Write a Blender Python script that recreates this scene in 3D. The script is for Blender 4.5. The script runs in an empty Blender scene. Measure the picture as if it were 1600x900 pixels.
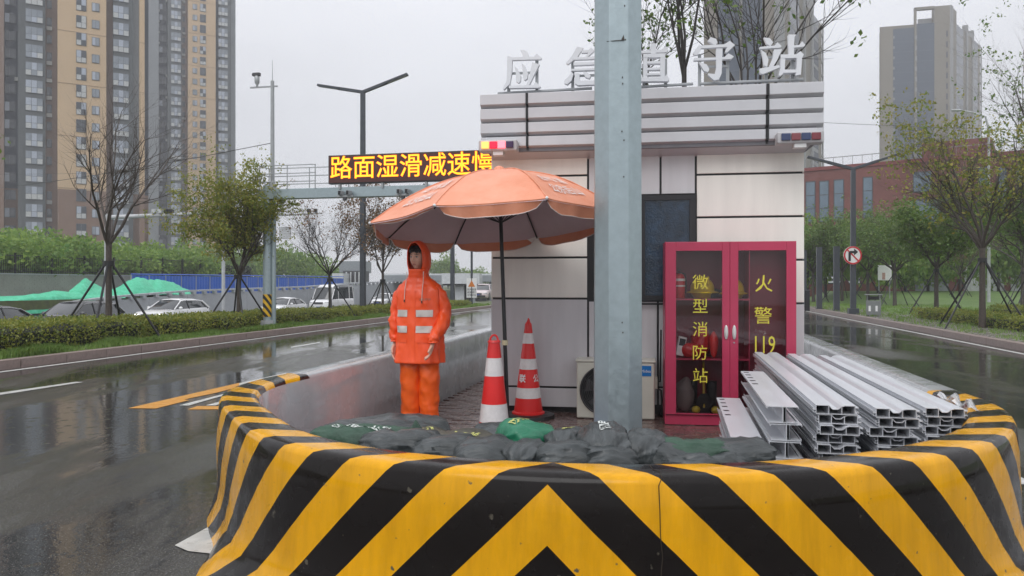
import bpy, bmesh, math, random
import numpy as np
from mathutils import Vector, Matrix, noise as mnoise
from mathutils.bvhtree import BVHTree
R_ = math.radians
random.seed(7)
SC = bpy.context.scene
COL = SC.collection

# ------------------------------------------------------------------ camera
CH, F, HY = 1.4, 1200.0, 445.0            # eye height, focal length in photo pixels, horizon row
cam_d = bpy.data.cameras.new('camera'); cam = bpy.data.objects.new('camera', cam_d); COL.objects.link(cam)
cam.location = (0, 0, CH); cam.rotation_euler = (R_(90), 0, 0)
cam_d.sensor_width = 36; cam_d.lens = 27; cam_d.shift_y = -5/1600
cam_d.clip_start = .05; cam_d.clip_end = 5000
SC.camera = cam

# ------------------------------------------------------------------ sky, sun, exposure
W = bpy.data.worlds.new('World'); SC.world = W; W.use_nodes = True
nt = W.node_tree; nt.nodes.clear()
wo = nt.nodes.new('ShaderNodeOutputWorld'); wb = nt.nodes.new('ShaderNodeBackground'); wb.inputs[1].default_value = .1
sky = nt.nodes.new('ShaderNodeTexSky'); sky.sky_type = 'NISHITA'; sky.sun_disc = False
sky.sun_elevation = R_(52); sky.sun_rotation = R_(200)
tc = nt.nodes.new('ShaderNodeTexCoord'); sx = nt.nodes.new('ShaderNodeSeparateXYZ')
nt.links.new(tc.outputs['Generated'], sx.inputs[0])
ramp = nt.nodes.new('ShaderNodeMapRange'); ramp.inputs[1].default_value = 0; ramp.inputs[2].default_value = 1
ramp.inputs[3].default_value = 7.4; ramp.inputs[4].default_value = 15.5       # overcast: brighter towards the zenith
nt.links.new(sx.outputs[2], ramp.inputs[0])
cn = nt.nodes.new('ShaderNodeTexNoise'); cn.inputs['Scale'].default_value = 2.2; cn.inputs['Detail'].default_value = 4
mp = nt.nodes.new('ShaderNodeMapping'); mp.inputs['Scale'].default_value = (1, 1, 3.5)
nt.links.new(tc.outputs['Generated'], mp.inputs[0]); nt.links.new(mp.outputs[0], cn.inputs['Vector'])
cr = nt.nodes.new('ShaderNodeMapRange'); cr.inputs[1].default_value = .3; cr.inputs[2].default_value = .7
cr.inputs[3].default_value = .95; cr.inputs[4].default_value = 1.06
nt.links.new(cn.outputs[0], cr.inputs[0])
mu = nt.nodes.new('ShaderNodeMath'); mu.operation = 'MULTIPLY'
nt.links.new(ramp.outputs[0], mu.inputs[0]); nt.links.new(cr.outputs[0], mu.inputs[1])
tint = nt.nodes.new('ShaderNodeVectorMath'); tint.operation = 'SCALE'; tint.inputs[0].default_value = (.985, 1.0, 1.06)
nt.links.new(mu.outputs[0], tint.inputs['Scale'])
mx = nt.nodes.new('ShaderNodeMix'); mx.data_type = 'RGBA'; mx.inputs[0].default_value = .96
nt.links.new(sky.outputs[0], mx.inputs[6]); nt.links.new(tint.outputs[0], mx.inputs[7])
nt.links.new(mx.outputs[2], wb.inputs[0]); nt.links.new(wb.outputs[0], wo.inputs[0])
sd = bpy.data.lights.new('sun', 'SUN'); sd.energy = 1.3; sd.angle = R_(40); sd.color = (1, .992, .98)
so = bpy.data.objects.new('sun', sd); COL.objects.link(so); so.rotation_euler = (R_(42), 0, R_(-20)); so.location = (0, -5, 20)
SC.view_settings.view_transform = 'Standard'; SC.view_settings.look = 'None'
SC.view_settings.exposure = 0.0; SC.view_settings.gamma = 1
SC.cycles.max_bounces = 7; SC.cycles.transparent_max_bounces = 12; SC.cycles.volume_bounces = 0
SC.cycles.diffuse_bounces = 3; SC.cycles.glossy_bounces = 4

# ------------------------------------------------------------------ helpers
def lin(r, g=None, b=None):
    if g is None: r, g, b = r
    f = lambda c: (c/255/12.92) if c/255 <= .04045 else ((c/255+.055)/1.055)**2.4
    return (f(r), f(g), f(b), 1)
def tag(o, label=None, cat=None, group=None, kind=None):
    if label: o['label'] = label
    if cat: o['category'] = cat
    if group: o['group'] = group
    if kind: o['kind'] = kind
    return o
def empty(name, loc=(0,0,0), rz=0, label=None, cat=None, group=None):
    o = bpy.data.objects.new(name, None); COL.objects.link(o); o.location = loc; o.rotation_euler = (0, 0, rz)
    o.empty_display_size = .1
    return tag(o, label, cat, group)
def link_mesh(name, me, parent=None, loc=(0,0,0), rot=(0,0,0)):
    o = bpy.data.objects.new(name, me); COL.objects.link(o); o.location = loc; o.rotation_euler = rot
    if parent is not None: o.parent = parent
    return o
def copy_tree(o, parent=None):
    c = o.copy(); COL.objects.link(c); c.parent = parent
    for ch in list(o.children): copy_tree(ch, c)
    return c
ORD = ['first','second','third','fourth','fifth','sixth','seventh','eighth','ninth','tenth','eleventh','twelfth',
       'thirteenth','fourteenth','fifteenth','sixteenth','seventeenth','eighteenth','nineteenth','twentieth']

class MB:
    def __init__(s): s.v = []; s.f = []; s.m = []; s.uv = {}
    def add(s, vs, fs, mi=0, X=None):
        b = len(s.v)
        s.v += [tuple(X @ Vector(p)) for p in vs] if X is not None else [tuple(p) for p in vs]
        s.f += [tuple(b+i for i in f) for f in fs]; s.m += [mi]*len(fs); return s
    def box(s, x0, y0, z0, x1, y1, z1, mi=0, X=None):
        vs = [(x0,y0,z0),(x1,y0,z0),(x1,y1,z0),(x0,y1,z0),(x0,y0,z1),(x1,y0,z1),(x1,y1,z1),(x0,y1,z1)]
        return s.add(vs, [(0,3,2,1),(4,5,6,7),(0,1,5,4),(1,2,6,5),(2,3,7,6),(3,0,4,7)], mi, X)
    def tube(s, pts, rad, n=8, mi=0, cap=True, twist=0):
        pts = [Vector(p) for p in pts]
        if not hasattr(rad, '__len__'): rad = [rad]*len(pts)
        rings = []; up = None
        for i, p in enumerate(pts):
            d = (pts[min(i+1, len(pts)-1)] - pts[max(i-1, 0)]).normalized()
            if up is None:
                a = Vector((0,0,1)) if abs(d.z) < .9 else Vector((1,0,0))
                up = (a - d*a.dot(d)).normalized()
            else:
                up = (up - d*up.dot(d)); up = up.normalized() if up.length > 1e-6 else Vector((1,0,0))
            sd_ = d.cross(up)
            rings.append([p + (up*math.cos(twist+2*math.pi*k/n) + sd_*math.sin(twist+2*math.pi*k/n))*rad[i] for k in range(n)])
        return s.loft(rings, mi, cap)
    def cyl(s, p0, p1, r0, r1=None, n=12, mi=0, cap=True, twist=0):
        return s.tube([p0, p1], [r0, r0 if r1 is None else r1], n, mi, cap, twist)
    def loft(s, rings, mi=0, cap=True, closed=True, X=None):
        n = len(rings[0]); vs = [p for r in rings for p in r]; fs = []
        for i in range(len(rings)-1):
            for k in range(n if closed else n-1):
                a = i*n+k; b = i*n+(k+1) % n
                fs.append((a, b, b+n, a+n))
        if cap and closed:
            fs.append(tuple(range(n))[::-1]); fs.append(tuple((len(rings)-1)*n+k for k in range(n)))
        return s.add(vs, fs, mi, X)
    def prism(s, poly, fn, d0, d1, mi=0):
        """poly of (a,b); fn(a,b,d) -> point"""
        n = len(poly)
        vs = [fn(a, b, d0) for a, b in poly] + [fn(a, b, d1) for a, b in poly]
        fs = [tuple(range(n))[::-1], tuple(range(n, 2*n))] + [(i, (i+1) % n, n+(i+1) % n, n+i) for i in range(n)]
        return s.add(vs, fs, mi)
    def ell(s, c, r, nu=16, nv=10, mi=0, X=None):
        rings = []
        for j in range(nv+1):
            a = -math.pi/2 + math.pi*j/nv; ca = max(math.cos(a), 1e-3)
            rings.append([(c[0]+r[0]*ca*math.cos(2*math.pi*k/nu), c[1]+r[1]*ca*math.sin(2*math.pi*k/nu), c[2]+r[2]*math.sin(a)) for k in range(nu)])
        return s.loft(rings, mi, True, True, X)
    def mesh(s, name, mats, smooth=None, recalc=True):
        me = bpy.data.meshes.new(name); me.from_pydata(s.v, [], s.f)
        for m in (mats if isinstance(mats, (list, tuple)) else [mats]): me.materials.append(m)
        if max(s.m or [0]) > 0: me.polygons.foreach_set('material_index', s.m)
        if recalc:
            bm = bmesh.new(); bm.from_mesh(me); bmesh.ops.recalc_face_normals(bm, faces=bm.faces); bm.to_mesh(me); bm.free()
        if smooth is not None:
            me.polygons.foreach_set('use_smooth', [True]*len(me.polygons)); me.set_sharp_from_angle(angle=R_(smooth))
        me.update(); return me
    def obj(s, name, mats, parent=None, loc=(0,0,0), rot=(0,0,0), smooth=None, bevel=0, recalc=True):
        o = link_mesh(name, s.mesh(name, mats, smooth, recalc), parent, loc, rot)
        if bevel:
            b = o.modifiers.new('bevel', 'BEVEL'); b.width = bevel; b.segments = 2; b.limit_method = 'ANGLE'
        return o

def text_mesh(txt, size, extrude=.002, bold=0.0, align='CENTER', name='lettering'):
    cu = bpy.data.curves.new(name, 'FONT'); cu.body = txt; cu.size = size; cu.extrude = extrude; cu.offset = bold
    cu.align_x = align; cu.align_y = 'CENTER'; cu.resolution_u = 2
    t = bpy.data.objects.new(name, cu); COL.objects.link(t); bpy.context.view_layer.update()
    me = bpy.data.meshes.new_from_object(t.evaluated_get(bpy.context.evaluated_depsgraph_get()))
    bpy.data.objects.remove(t); me.name = name; me.materials.clear(); return me
def text_obj(txt, size, mat, parent=None, loc=(0,0,0), rot=(R_(90),0,0), extrude=.002, bold=0.0, name='lettering', sx_=1):
    me = text_mesh(txt, size, extrude, bold, name=name); me.materials.append(mat)
    o = link_mesh(name, me, parent, loc, rot); o.scale = (sx_, 1, 1); return o

# ---- photograph geometry -> place: ray through a pixel, cut at depth / ground / plane
def AT(px, py, Y): return Vector(((px-800)/F*Y, Y, CH+(HY-py)/F*Y))
def G(px, py, z=0): return AT(px, py, (CH-z)*F/(py-HY))
AX = Vector((.206, .9785, 0)); AW = Vector((.9785, -.206, 0))         # along the road, across it
def RD(t, w, z=0): p = AX*t + AW*w; return Vector((p.x, p.y, z))
def on_line(px, w):      # depth where the ray of column px crosses the road-parallel line w
    r = (px-800)/F; return w/(.9785*r-.206)
YAW = -math.atan2(.206, .9785)

# ------------------------------------------------------------------ materials
MATS = {}
def M(name, col, rough=.5, metal=0, var=.12, scale=4, bump=0, bscale=40, coat=0, island=0, hue2=None, trans=0, spec=.5, rvar=0, detail=5, stretch=None, alpha=None):
    if name in MATS: return MATS[name]
    m = bpy.data.materials.new(name); m.use_nodes = True; n = m.node_tree; b = n.nodes['Principled BSDF']; L = n.links.new
    c = col if len(col) == 4 else (*col, 1)
    c2 = hue2 if hue2 else tuple(x*(1-var*2) for x in c[:3])+(1,)
    tcx = n.nodes.new('ShaderNodeTexCoord'); src = tcx.outputs['Object']
    if stretch:
        mpn = n.nodes.new('ShaderNodeMapping'); mpn.inputs['Scale'].default_value = stretch; L(src, mpn.inputs[0]); src = mpn.outputs[0]
    nz = n.nodes.new('ShaderNodeTexNoise'); nz.inputs['Scale'].default_value = scale; nz.inputs['Detail'].default_value = detail
    nz.inputs['Roughness'].default_value = .62; L(src, nz.inputs['Vector'])
    fac = nz.outputs[0]
    mr = n.nodes.new('ShaderNodeMapRange'); mr.inputs[1].default_value = .3; mr.inputs[2].default_value = .7; L(fac, mr.inputs[0]); fac = mr.outputs[0]
    if island:
        ge = n.nodes.new('ShaderNodeNewGeometry'); mm = n.nodes.new('ShaderNodeMix'); mm.inputs[0].default_value = island
        L(fac, mm.inputs[2]); L(ge.outputs['Random Per Island'], mm.inputs[3]); fac = mm.outputs[0]
    mix = n.nodes.new('ShaderNodeMix'); mix.data_type = 'RGBA'; mix.inputs[6].default_value = c; mix.inputs[7].default_value = c2
    L(fac, mix.inputs[0]); L(mix.outputs[2], b.inputs['Base Color'])
    b.inputs['Roughness'].default_value = rough; b.inputs['Metallic'].default_value = metal
    b.inputs['Coat Weight'].default_value = coat; b.inputs['Coat Roughness'].default_value = .08
    b.inputs['Specular IOR Level'].default_value = spec
    if rvar:
        r2 = n.nodes.new('ShaderNodeMapRange'); r2.inputs[1].default_value = .35; r2.inputs[2].default_value = .65
        r2.inputs[3].default_value = max(.03, rough-rvar); r2.inputs[4].default_value = rough+rvar
        n2 = n.nodes.new('ShaderNodeTexNoise'); n2.inputs['Scale'].default_value = scale*1.7; n2.inputs['Detail'].default_value = 4; L(src, n2.inputs['Vector'])
        L(n2.outputs[0], r2.inputs[0]); L(r2.outputs[0], b.inputs['Roughness'])
    if bump:
        n3 = n.nodes.new('ShaderNodeTexNoise'); n3.inputs['Scale'].default_value = bscale; n3.inputs['Detail'].default_value = 4; L(src, n3.inputs['Vector'])
        bn = n.nodes.new('ShaderNodeBump'); bn.inputs['Strength'].default_value = bump; bn.inputs['Distance'].default_value = .01
        L(n3.outputs[0], bn.inputs['Height']); L(bn.outputs[0], b.inputs['Normal'])
    if trans:
        out = n.nodes['Material Output']; tr = n.nodes.new('ShaderNodeBsdfTranslucent'); L(mix.outputs[2], tr.inputs[0])
        ms = n.nodes.new('ShaderNodeMixShader'); ms.inputs[0].default_value = trans; L(b.outputs[0], ms.inputs[1]); L(tr.outputs[0], ms.inputs[2]); L(ms.outputs[0], out.inputs[0])
    MATS[name] = m; return m
def EM(name, col, st):
    if name in MATS: return MATS[name]
    m = bpy.data.materials.new(name); m.use_nodes = True; b = m.node_tree.nodes['Principled BSDF']
    b.inputs['Base Color'].default_value = col; b.inputs['Emission Color'].default_value = col; b.inputs['Emission Strength'].default_value = st
    MATS[name] = m; return m
def GLASS(name, tint=(.9,.95,.95,1), rough=.03, refl=1.3):
    m = bpy.data.materials.new(name); m.use_nodes = True; n = m.node_tree; L = n.links.new; n.nodes.clear()
    o = n.nodes.new('ShaderNodeOutputMaterial'); t = n.nodes.new('ShaderNodeBsdfTransparent'); t.inputs[0].default_value = tint
    g = n.nodes.new('ShaderNodeBsdfGlossy'); g.inputs['Roughness'].default_value = rough
    fr = n.nodes.new('ShaderNodeFresnel'); fr.inputs[0].default_value = 1.5
    ma = n.nodes.new('ShaderNodeMath'); ma.operation = 'MULTIPLY'; ma.inputs[1].default_value = refl; L(fr.outputs[0], ma.inputs[0])
    mi = n.nodes.new('ShaderNodeMixShader'); L(ma.outputs[0], mi.inputs[0]); L(t.outputs[0], mi.inputs[1]); L(g.outputs[0], mi.inputs[2]); L(mi.outputs[0], o.inputs[0])
    return m

def wet_asphalt():
    m = bpy.data.materials.new('wet_asphalt'); m.use_nodes = True; n = m.node_tree; b = n.nodes['Principled BSDF']; L = n.links.new
    tcx = n.nodes.new('ShaderNodeTexCoord'); P = tcx.outputs['Object']
    def noise(sc, det=4, rg=.6, vec=P):
        q = n.nodes.new('ShaderNodeTexNoise'); q.inputs['Scale'].default_value = sc; q.inputs['Detail'].default_value = det; q.inputs['Roughness'].default_value = rg
        L(vec, q.inputs['Vector']); return q.outputs[0]
    def rng(x, a, b_, c, d):
        q = n.nodes.new('ShaderNodeMapRange'); q.inputs[1].default_value = a; q.inputs[2].default_value = b_; q.inputs[3].default_value = c; q.inputs[4].default_value = d
        L(x, q.inputs[0]); return q.outputs[0]
    mp_ = n.nodes.new('ShaderNodeMapping'); mp_.inputs['Rotation'].default_value = (0, 0, R_(12)); mp_.inputs['Scale'].default_value = (1, .28, 1); L(P, mp_.inputs[0])
    big = noise(.55, 6, .62, mp_.outputs[0]); fine = noise(55, 4); 
    mix = n.nodes.new('ShaderNodeMix'); mix.data_type = 'RGBA'
    mix.inputs[6].default_value = (.019, .020, .019, 1); mix.inputs[7].default_value = (.048, .046, .042, 1)
    L(rng(big, .35, .68, 0, 1), mix.inputs[0])
    mix2 = n.nodes.new('ShaderNodeMix'); mix2.data_type = 'RGBA'; mix2.blend_type = 'MULTIPLY'; mix2.inputs[0].default_value = .9
    L(mix.outputs[2], mix2.inputs[6]); L(rng(fine, .32, .68, .2, 1.9), mix2.inputs[7])
    sp = n.nodes.new('ShaderNodeMix'); sp.data_type = 'RGBA'; sp.inputs[7].default_value = (.17, .165, .155, 1); L(rng(noise(95, 2), .60, .68, 0, .9), sp.inputs[0]); L(mix2.outputs[2], sp.inputs[6]); L(sp.outputs[2], b.inputs['Base Color'])
    L(rng(big, .51, .63, .035, .20), b.inputs['Roughness'])
    b.inputs['Specular IOR Level'].default_value = .55
    # rain rings and fine ripple where the film of water stands, stone relief where it does not
    vo = n.nodes.new('ShaderNodeTexVoronoi'); vo.inputs['Scale'].default_value = 7; L(P, vo.inputs['Vector'])
    s = n.nodes.new('ShaderNodeMath'); s.operation = 'MULTIPLY'; s.inputs[1].default_value = 60; L(vo.outputs['Distance'], s.inputs[0])
    s2 = n.nodes.new('ShaderNodeMath'); s2.operation = 'SINE'; L(s.outputs[0], s2.inputs[0])
    s3 = n.nodes.new('ShaderNodeMath'); s3.operation = 'MULTIPLY'; L(s2.outputs[0], s3.inputs[0]); L(rng(vo.outputs['Distance'], .02, .35, .5, 0), s3.inputs[1])
    rip = noise(16, 3)
    a1 = n.nodes.new('ShaderNodeMath'); a1.operation = 'ADD'; L(s3.outputs[0], a1.inputs[0]); L(rip, a1.inputs[1])
    mb = n.nodes.new('ShaderNodeMix'); L(rng(big, .52, .62, 0, 1), mb.inputs[0]); L(a1.outputs[0], mb.inputs[2])
    sc_ = n.nodes.new('ShaderNodeMath'); sc_.operation = 'MULTIPLY'; sc_.inputs[1].default_value = 7.0; L(noise(75, 3), sc_.inputs[0]); L(sc_.outputs[0], mb.inputs[3])
    bn = n.nodes.new('ShaderNodeBump'); bn.inputs['Strength'].default_value = .22; bn.inputs['Distance'].default_value = .004
    L(mb.outputs[0], bn.inputs['Height']); L(bn.outputs[0], b.inputs['Normal'])
    return m
def stripe_paint():
    m = bpy.data.materials.new('black_yellow_stripe_paint'); m.use_nodes = True; n = m.node_tree; b = n.nodes['Principled BSDF']; L = n.links.new
    uv = n.nodes.new('ShaderNodeUVMap'); uv.uv_map = 'stripe'; sp = n.nodes.new('ShaderNodeSeparateXYZ'); L(uv.outputs[0], sp.inputs[0])
    tcx = n.nodes.new('ShaderNodeTexCoord')
    def math_(op, a, c):
        q = n.nodes.new('ShaderNodeMath'); q.operation = op
        for i, x in enumerate((a, c)):
            if x is None: continue
            if isinstance(x, (int, float)): q.inputs[i].default_value = x
            else: L(x, q.inputs[i])
        return q.outputs[0]
    wob = n.nodes.new('ShaderNodeTexNoise'); wob.inputs['Scale'].default_value = 5; L(tcx.outputs['Object'], wob.inputs['Vector'])
    t = math_('ADD', math_('ABSOLUTE', sp.outputs[0], None), sp.outputs[1])
    t = math_('ADD', t, math_('MULTIPLY', wob.outputs[0], .008))
    t = math_('DIVIDE', t, .213)
    t = math_('MODULO', math_('FLOOR', math_('ADD', t, 20), None), 2)
    nz = n.nodes.new('ShaderNodeTexNoise'); nz.inputs['Scale'].default_value = 7; nz.inputs['Detail'].default_value = 8; L(tcx.outputs['Object'], nz.inputs['Vector'])
    k = n.nodes.new('ShaderNodeMix'); k.data_type = 'RGBA'; k.inputs[6].default_value = (.008, .0055, .0045, 1); k.inputs[7].default_value = (.74, .355, .004, 1); L(t, k.inputs[0])
    g = n.nodes.new('ShaderNodeMix'); g.data_type = 'RGBA'; g.blend_type = 'MULTIPLY'; g.inputs[0].default_value = 1
    mr = n.nodes.new('ShaderNodeMapRange'); mr.inputs[1].default_value = .3; mr.inputs[2].default_value = .7; mr.inputs[3].default_value = .74; mr.inputs[4].default_value = 1.08
    st_ = n.nodes.new('ShaderNodeMapping'); st_.inputs['Scale'].default_value = (2.2, 2.2, .3); L(tcx.outputs['Object'], st_.inputs[0]); ns_ = n.nodes.new('ShaderNodeTexNoise'); ns_.inputs['Scale'].default_value = 5; ns_.inputs['Detail'].default_value = 7; ns_.inputs['Roughness'].default_value = .7; L(st_.outputs[0], ns_.inputs['Vector']); L(ns_.outputs[0], mr.inputs[0]); L(k.outputs[2], g.inputs[6]); L(mr.outputs[0], g.inputs[7])
    # scuffs: worn spots showing concrete and grime
    sc_ = n.nodes.new('ShaderNodeTexNoise'); sc_.inputs['Scale'].default_value = 22; sc_.inputs['Detail'].default_value = 6; L(tcx.outputs['Object'], sc_.inputs['Vector'])
    sr = n.nodes.new('ShaderNodeMapRange'); sr.inputs[1].default_value = .69; sr.inputs[2].default_value = .73; L(sc_.outputs[0], sr.inputs[0])
    w_ = n.nodes.new('ShaderNodeMix'); w_.data_type = 'RGBA'; w_.inputs[7].default_value = (.09, .08, .06, 1); L(sr.outputs[0], w_.inputs[0]); L(g.outputs[2], w_.inputs[6])
    L(w_.outputs[2], b.inputs['Base Color'])
    rr = n.nodes.new('ShaderNodeMapRange'); rr.inputs[1].default_value = .4; rr.inputs[2].default_value = .6; rr.inputs[3].default_value = .16; rr.inputs[4].default_value = .36
    L(nz.outputs[0], rr.inputs[0]); L(rr.outputs[0], b.inputs['Roughness'])
    b.inputs['Specular IOR Level'].default_value = .10; b.inputs['Coat Weight'].default_value = .3; b.inputs['Coat Roughness'].default_value = .07
    bn = n.nodes.new('ShaderNodeBump'); bn.inputs['Strength'].default_value = .25; bn.inputs['Distance'].default_value = .01
    n4 = n.nodes.new('ShaderNodeTexNoise'); n4.inputs['Scale'].default_value = 14; n4.inputs['Detail'].default_value = 5; L(tcx.outputs['Object'], n4.inputs['Vector'])
    L(n4.outputs[0], bn.inputs['Height']); L(bn.outputs[0], b.inputs['Normal'])
    return m
ASPHALT = wet_asphalt(); STRIPE = stripe_paint()
CONC = M('wet_concrete', lin(172,174,176), .25, var=.12, scale=2.5, bump=.15, bscale=30, rvar=.1, spec=.55, coat=.5)
GALV = M('galvanised_steel', lin(166,180,184), .36, .55, var=.07, scale=14, bump=.08, bscale=60, rvar=.08, detail=9)
STEEL = M('grey_steel_paint', lin(165,168,170), .4, .2, var=.08)
DARKM = M('dark_grey_pole_paint', lin(70,74,80), .4, .2, var=.1)
BLACK = M('black_rubber', (.012,.012,.013,1), .45, var=.1)
BLACKM = M('black_metal_paint', (.018,.018,.02,1), .35, .2, var=.1)
ALU = M('mill_aluminium', lin(222,224,228), .34, .45, var=.05, scale=9, rvar=.03, stretch=(1,.15,1))
ALUD = M('worn_aluminium_web', lin(150,153,157), .45, .75, var=.12, scale=12)
WHITEP = M('white_paint', (.78,.78,.77,1), .45, var=.05)
PANELC = M('cream_wall_panel', lin(242,239,230), .3, var=.05, scale=2.2, spec=.5, stretch=(3,3,.35), bump=.05, bscale=2)
PANELG = M('light_grey_wall_panel', lin(208,207,209), .32, var=.06, scale=2.2, stretch=(3,3,.35), bump=.05, bscale=2)
ROOFP = M('silver_grey_roof_slat', lin(203,203,206), .35, .2, var=.05, scale=3)
LEAFG = M('green_leaf', (.075,.17,.03,1), .5, island=.75, hue2=(.17,.23,.045,1), trans=.35)
LEAFM = M('turning_leaf', (.13,.22,.03,1), .5, island=.8, scale=1.2, hue2=(.36,.30,.05,1), trans=.35)
LEAFB = M('brown_leaf', (.10,.085,.03,1), .55, island=.8, hue2=(.26,.12,.05,1), trans=.2)
LEAFD = M('far_green_leaf', (.09,.21,.04,1), .6, island=.6, scale=.25, hue2=(.30,.40,.07,1), trans=.4)
HEDGE = M('hedge_leaf', (.055,.14,.025,1), .45, island=.6, scale=1.2, hue2=(.36,.34,.05,1), trans=.35)
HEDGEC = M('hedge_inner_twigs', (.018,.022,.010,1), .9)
BARK = M('wet_bark', (.075,.058,.045,1), .55, var=.25, scale=14, bump=.6, bscale=50)
BARKD = M('dark_wet_bark', (.035,.028,.024,1), .55, var=.25, scale=14, bump=.4)
GRASSM = M('grass_blade', (.15,.29,.05,1), .5, island=.7, hue2=(.28,.38,.10,1), trans=.4)
SOIL = M('damp_soil_and_turf', (.06,.07,.03,1), .8, var=.3, scale=3, hue2=(.10,.13,.035,1), bump=.5)
LAWN = M('lawn_turf', (.085,.16,.035,1), .7, scale=.8, hue2=(.13,.2,.05,1), bump=.6, bscale=25)
KERB = M('granite_kerb', lin(150,132,126), .4, var=.15, scale=12, bump=.2, detail=8)
# ------------------------------------------------------------------ ground and roads
def strip(name, prof, t0, t1, mat, nt_=40, label=None):
    mb = MB(); ts = [t0+(t1-t0)*(i/nt_)**1.6 for i in range(nt_+1)]
    mb.loft([[RD(t, w, z) for w, z in prof] for t in ts], closed=False, cap=False)
    o = mb.obj(name, mat); tag(o, kind='structure'); return o
strip('ground', [(-420,.55),(-34.45,.55),(-34.4,-1.12),(-20,-1.12),(-14.2,-.03),(-13.8,-.03),(9,-.03),(430,-.03)], -40, 420, SOIL)
strip('road', [(-10.8,0),(7.2,0)], -20, 400, ASPHALT)
strip('side_road', [(-34.3,-1.05),(-20.3,-1.05)], 0, 400, ASPHALT)
strip('median', [(-13.8,-.02),(-13.8,.14),(-11.02,.14)], -5, 150, SOIL)
PAVE = M('wet_footpath_paving', lin(128,122,118), .28, var=.15, scale=5, rvar=.12, bump=.15)
strip('pavement', [(7.42,.145),(9.6,.145)], -10, 200, PAVE)
strip('lawn', [(9.6,.14),(15.5,.15),(15.5,.155),(60,.16)], -10, 200, LAWN)
def bank():
    mb = MB(); rings = []
    def zz(t, w):
        q = max(0, min(1, (t-46)/13)); q = q*q*(3-2*q); e = max(0, min(1, (w-9.9)/2.2)); return .10+.80*q*e
    for i in range(36):
        t = 42+i*1.3; rings.append([RD(t, w, zz(t*.95+w*.0, w)) for w in (9.9,10.3,10.8,11.4,12.1,14,18,24,32,45,70)])
    mb.loft(rings, closed=False, cap=False); tag(mb.obj('lawn_bank', LAWN, smooth=60), kind='structure')
bank()
strip('path', [(12.2,.165),(13.6,.17)], -10, 46, PAVE)
def kerb(name, wa, wb, t0, t1, step=1.0):
    k = tag(bpy.data.objects.new(name, None), kind='structure'); COL.objects.link(k)
    mb = MB(); mb.box(wa, .004, -.05, wb, step-.008, .15); me = mb.mesh('kerb_stone', KERB)
    t = t0; i = 0
    while t < t1 and i < 90:
        p = RD(t, 0, 0); o = link_mesh('kerb_stone', me, k, (p.x, p.y, random.uniform(-.002,.002)), (0,0,YAW+random.uniform(-.0006,.0006))); t += step; i += 1
    mb = MB(); mb.loft([[RD(t, wa, -.05), RD(t, wa, .148), RD(t, wb, .148), RD(t, wb, -.05)] for t in (t, 200)]); 
    tag(mb.obj('kerb_stone_run', KERB, k), kind='stuff')
kerb('left_kerb', -11.02, -10.8, 2, 80)
kerb('right_kerb', 7.2, 7.42, 8, 80)

PW = M('worn_white_road_paint', lin(205,205,200), .35, var=.15, scale=8, rvar=.1)
PY = M('worn_yellow_road_paint', lin(214,150,55), .38, var=.12, scale=8, rvar=.1)
def marking(name, pix, mat, z, label, cat='road marking', lift=0):
    vs = [G(x, y, 0) for x, y in pix]; mb = MB(); n = len(vs)
    mb.add([(p.x, p.y, z) for p in vs], [tuple(range(n))]); o = mb.obj(name, mat, recalc=False); tag(o, kind='structure'); return o
marking('yellow_road_line', [(200,638.3),(374,598.6),(374,604.5),(337,614.4),(288,624.5),(296,625.6),(243,638.8)], PY, .004, '')
marking('white_road_line', [(374,599),(447,583),(447,586),(374,603)], PW, .004, '')
marking('white_road_line', [(279.5,633.8),(366.5,611.5),(372,612),(294.5,634.2)], PW, .004, '')
marking('white_road_line', [(321,634),(357.5,624),(365,624),(336.5,634)], PW, .004, '')
marking('yellow_road_line', [(293,640.3),(308,635),(365,635),(365,640)], PY, .004, '')
marking('white_road_line', [(273,853),(337,818),(360,830),(330,866),(294,862)], PW, .004, '')
marking('white_road_line', [(0,614),(118,597),(130,597.3),(0,617.4)], PW, .004, '')
marking('white_road_line', [(455,542),(500,534.5),(500,536),(455,543.6)], PW, .004, '')
strip('white_edge_line', [(-10.62,.004),(-10.5,.004)], 2, 200, PW)
strip('white_edge_line', [(2.35,.004),(2.47,.004)], 6, 120, PW)
strip('white_edge_line', [(6.85,.004),(6.97,.004)], 6, 120, PW)

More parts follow.
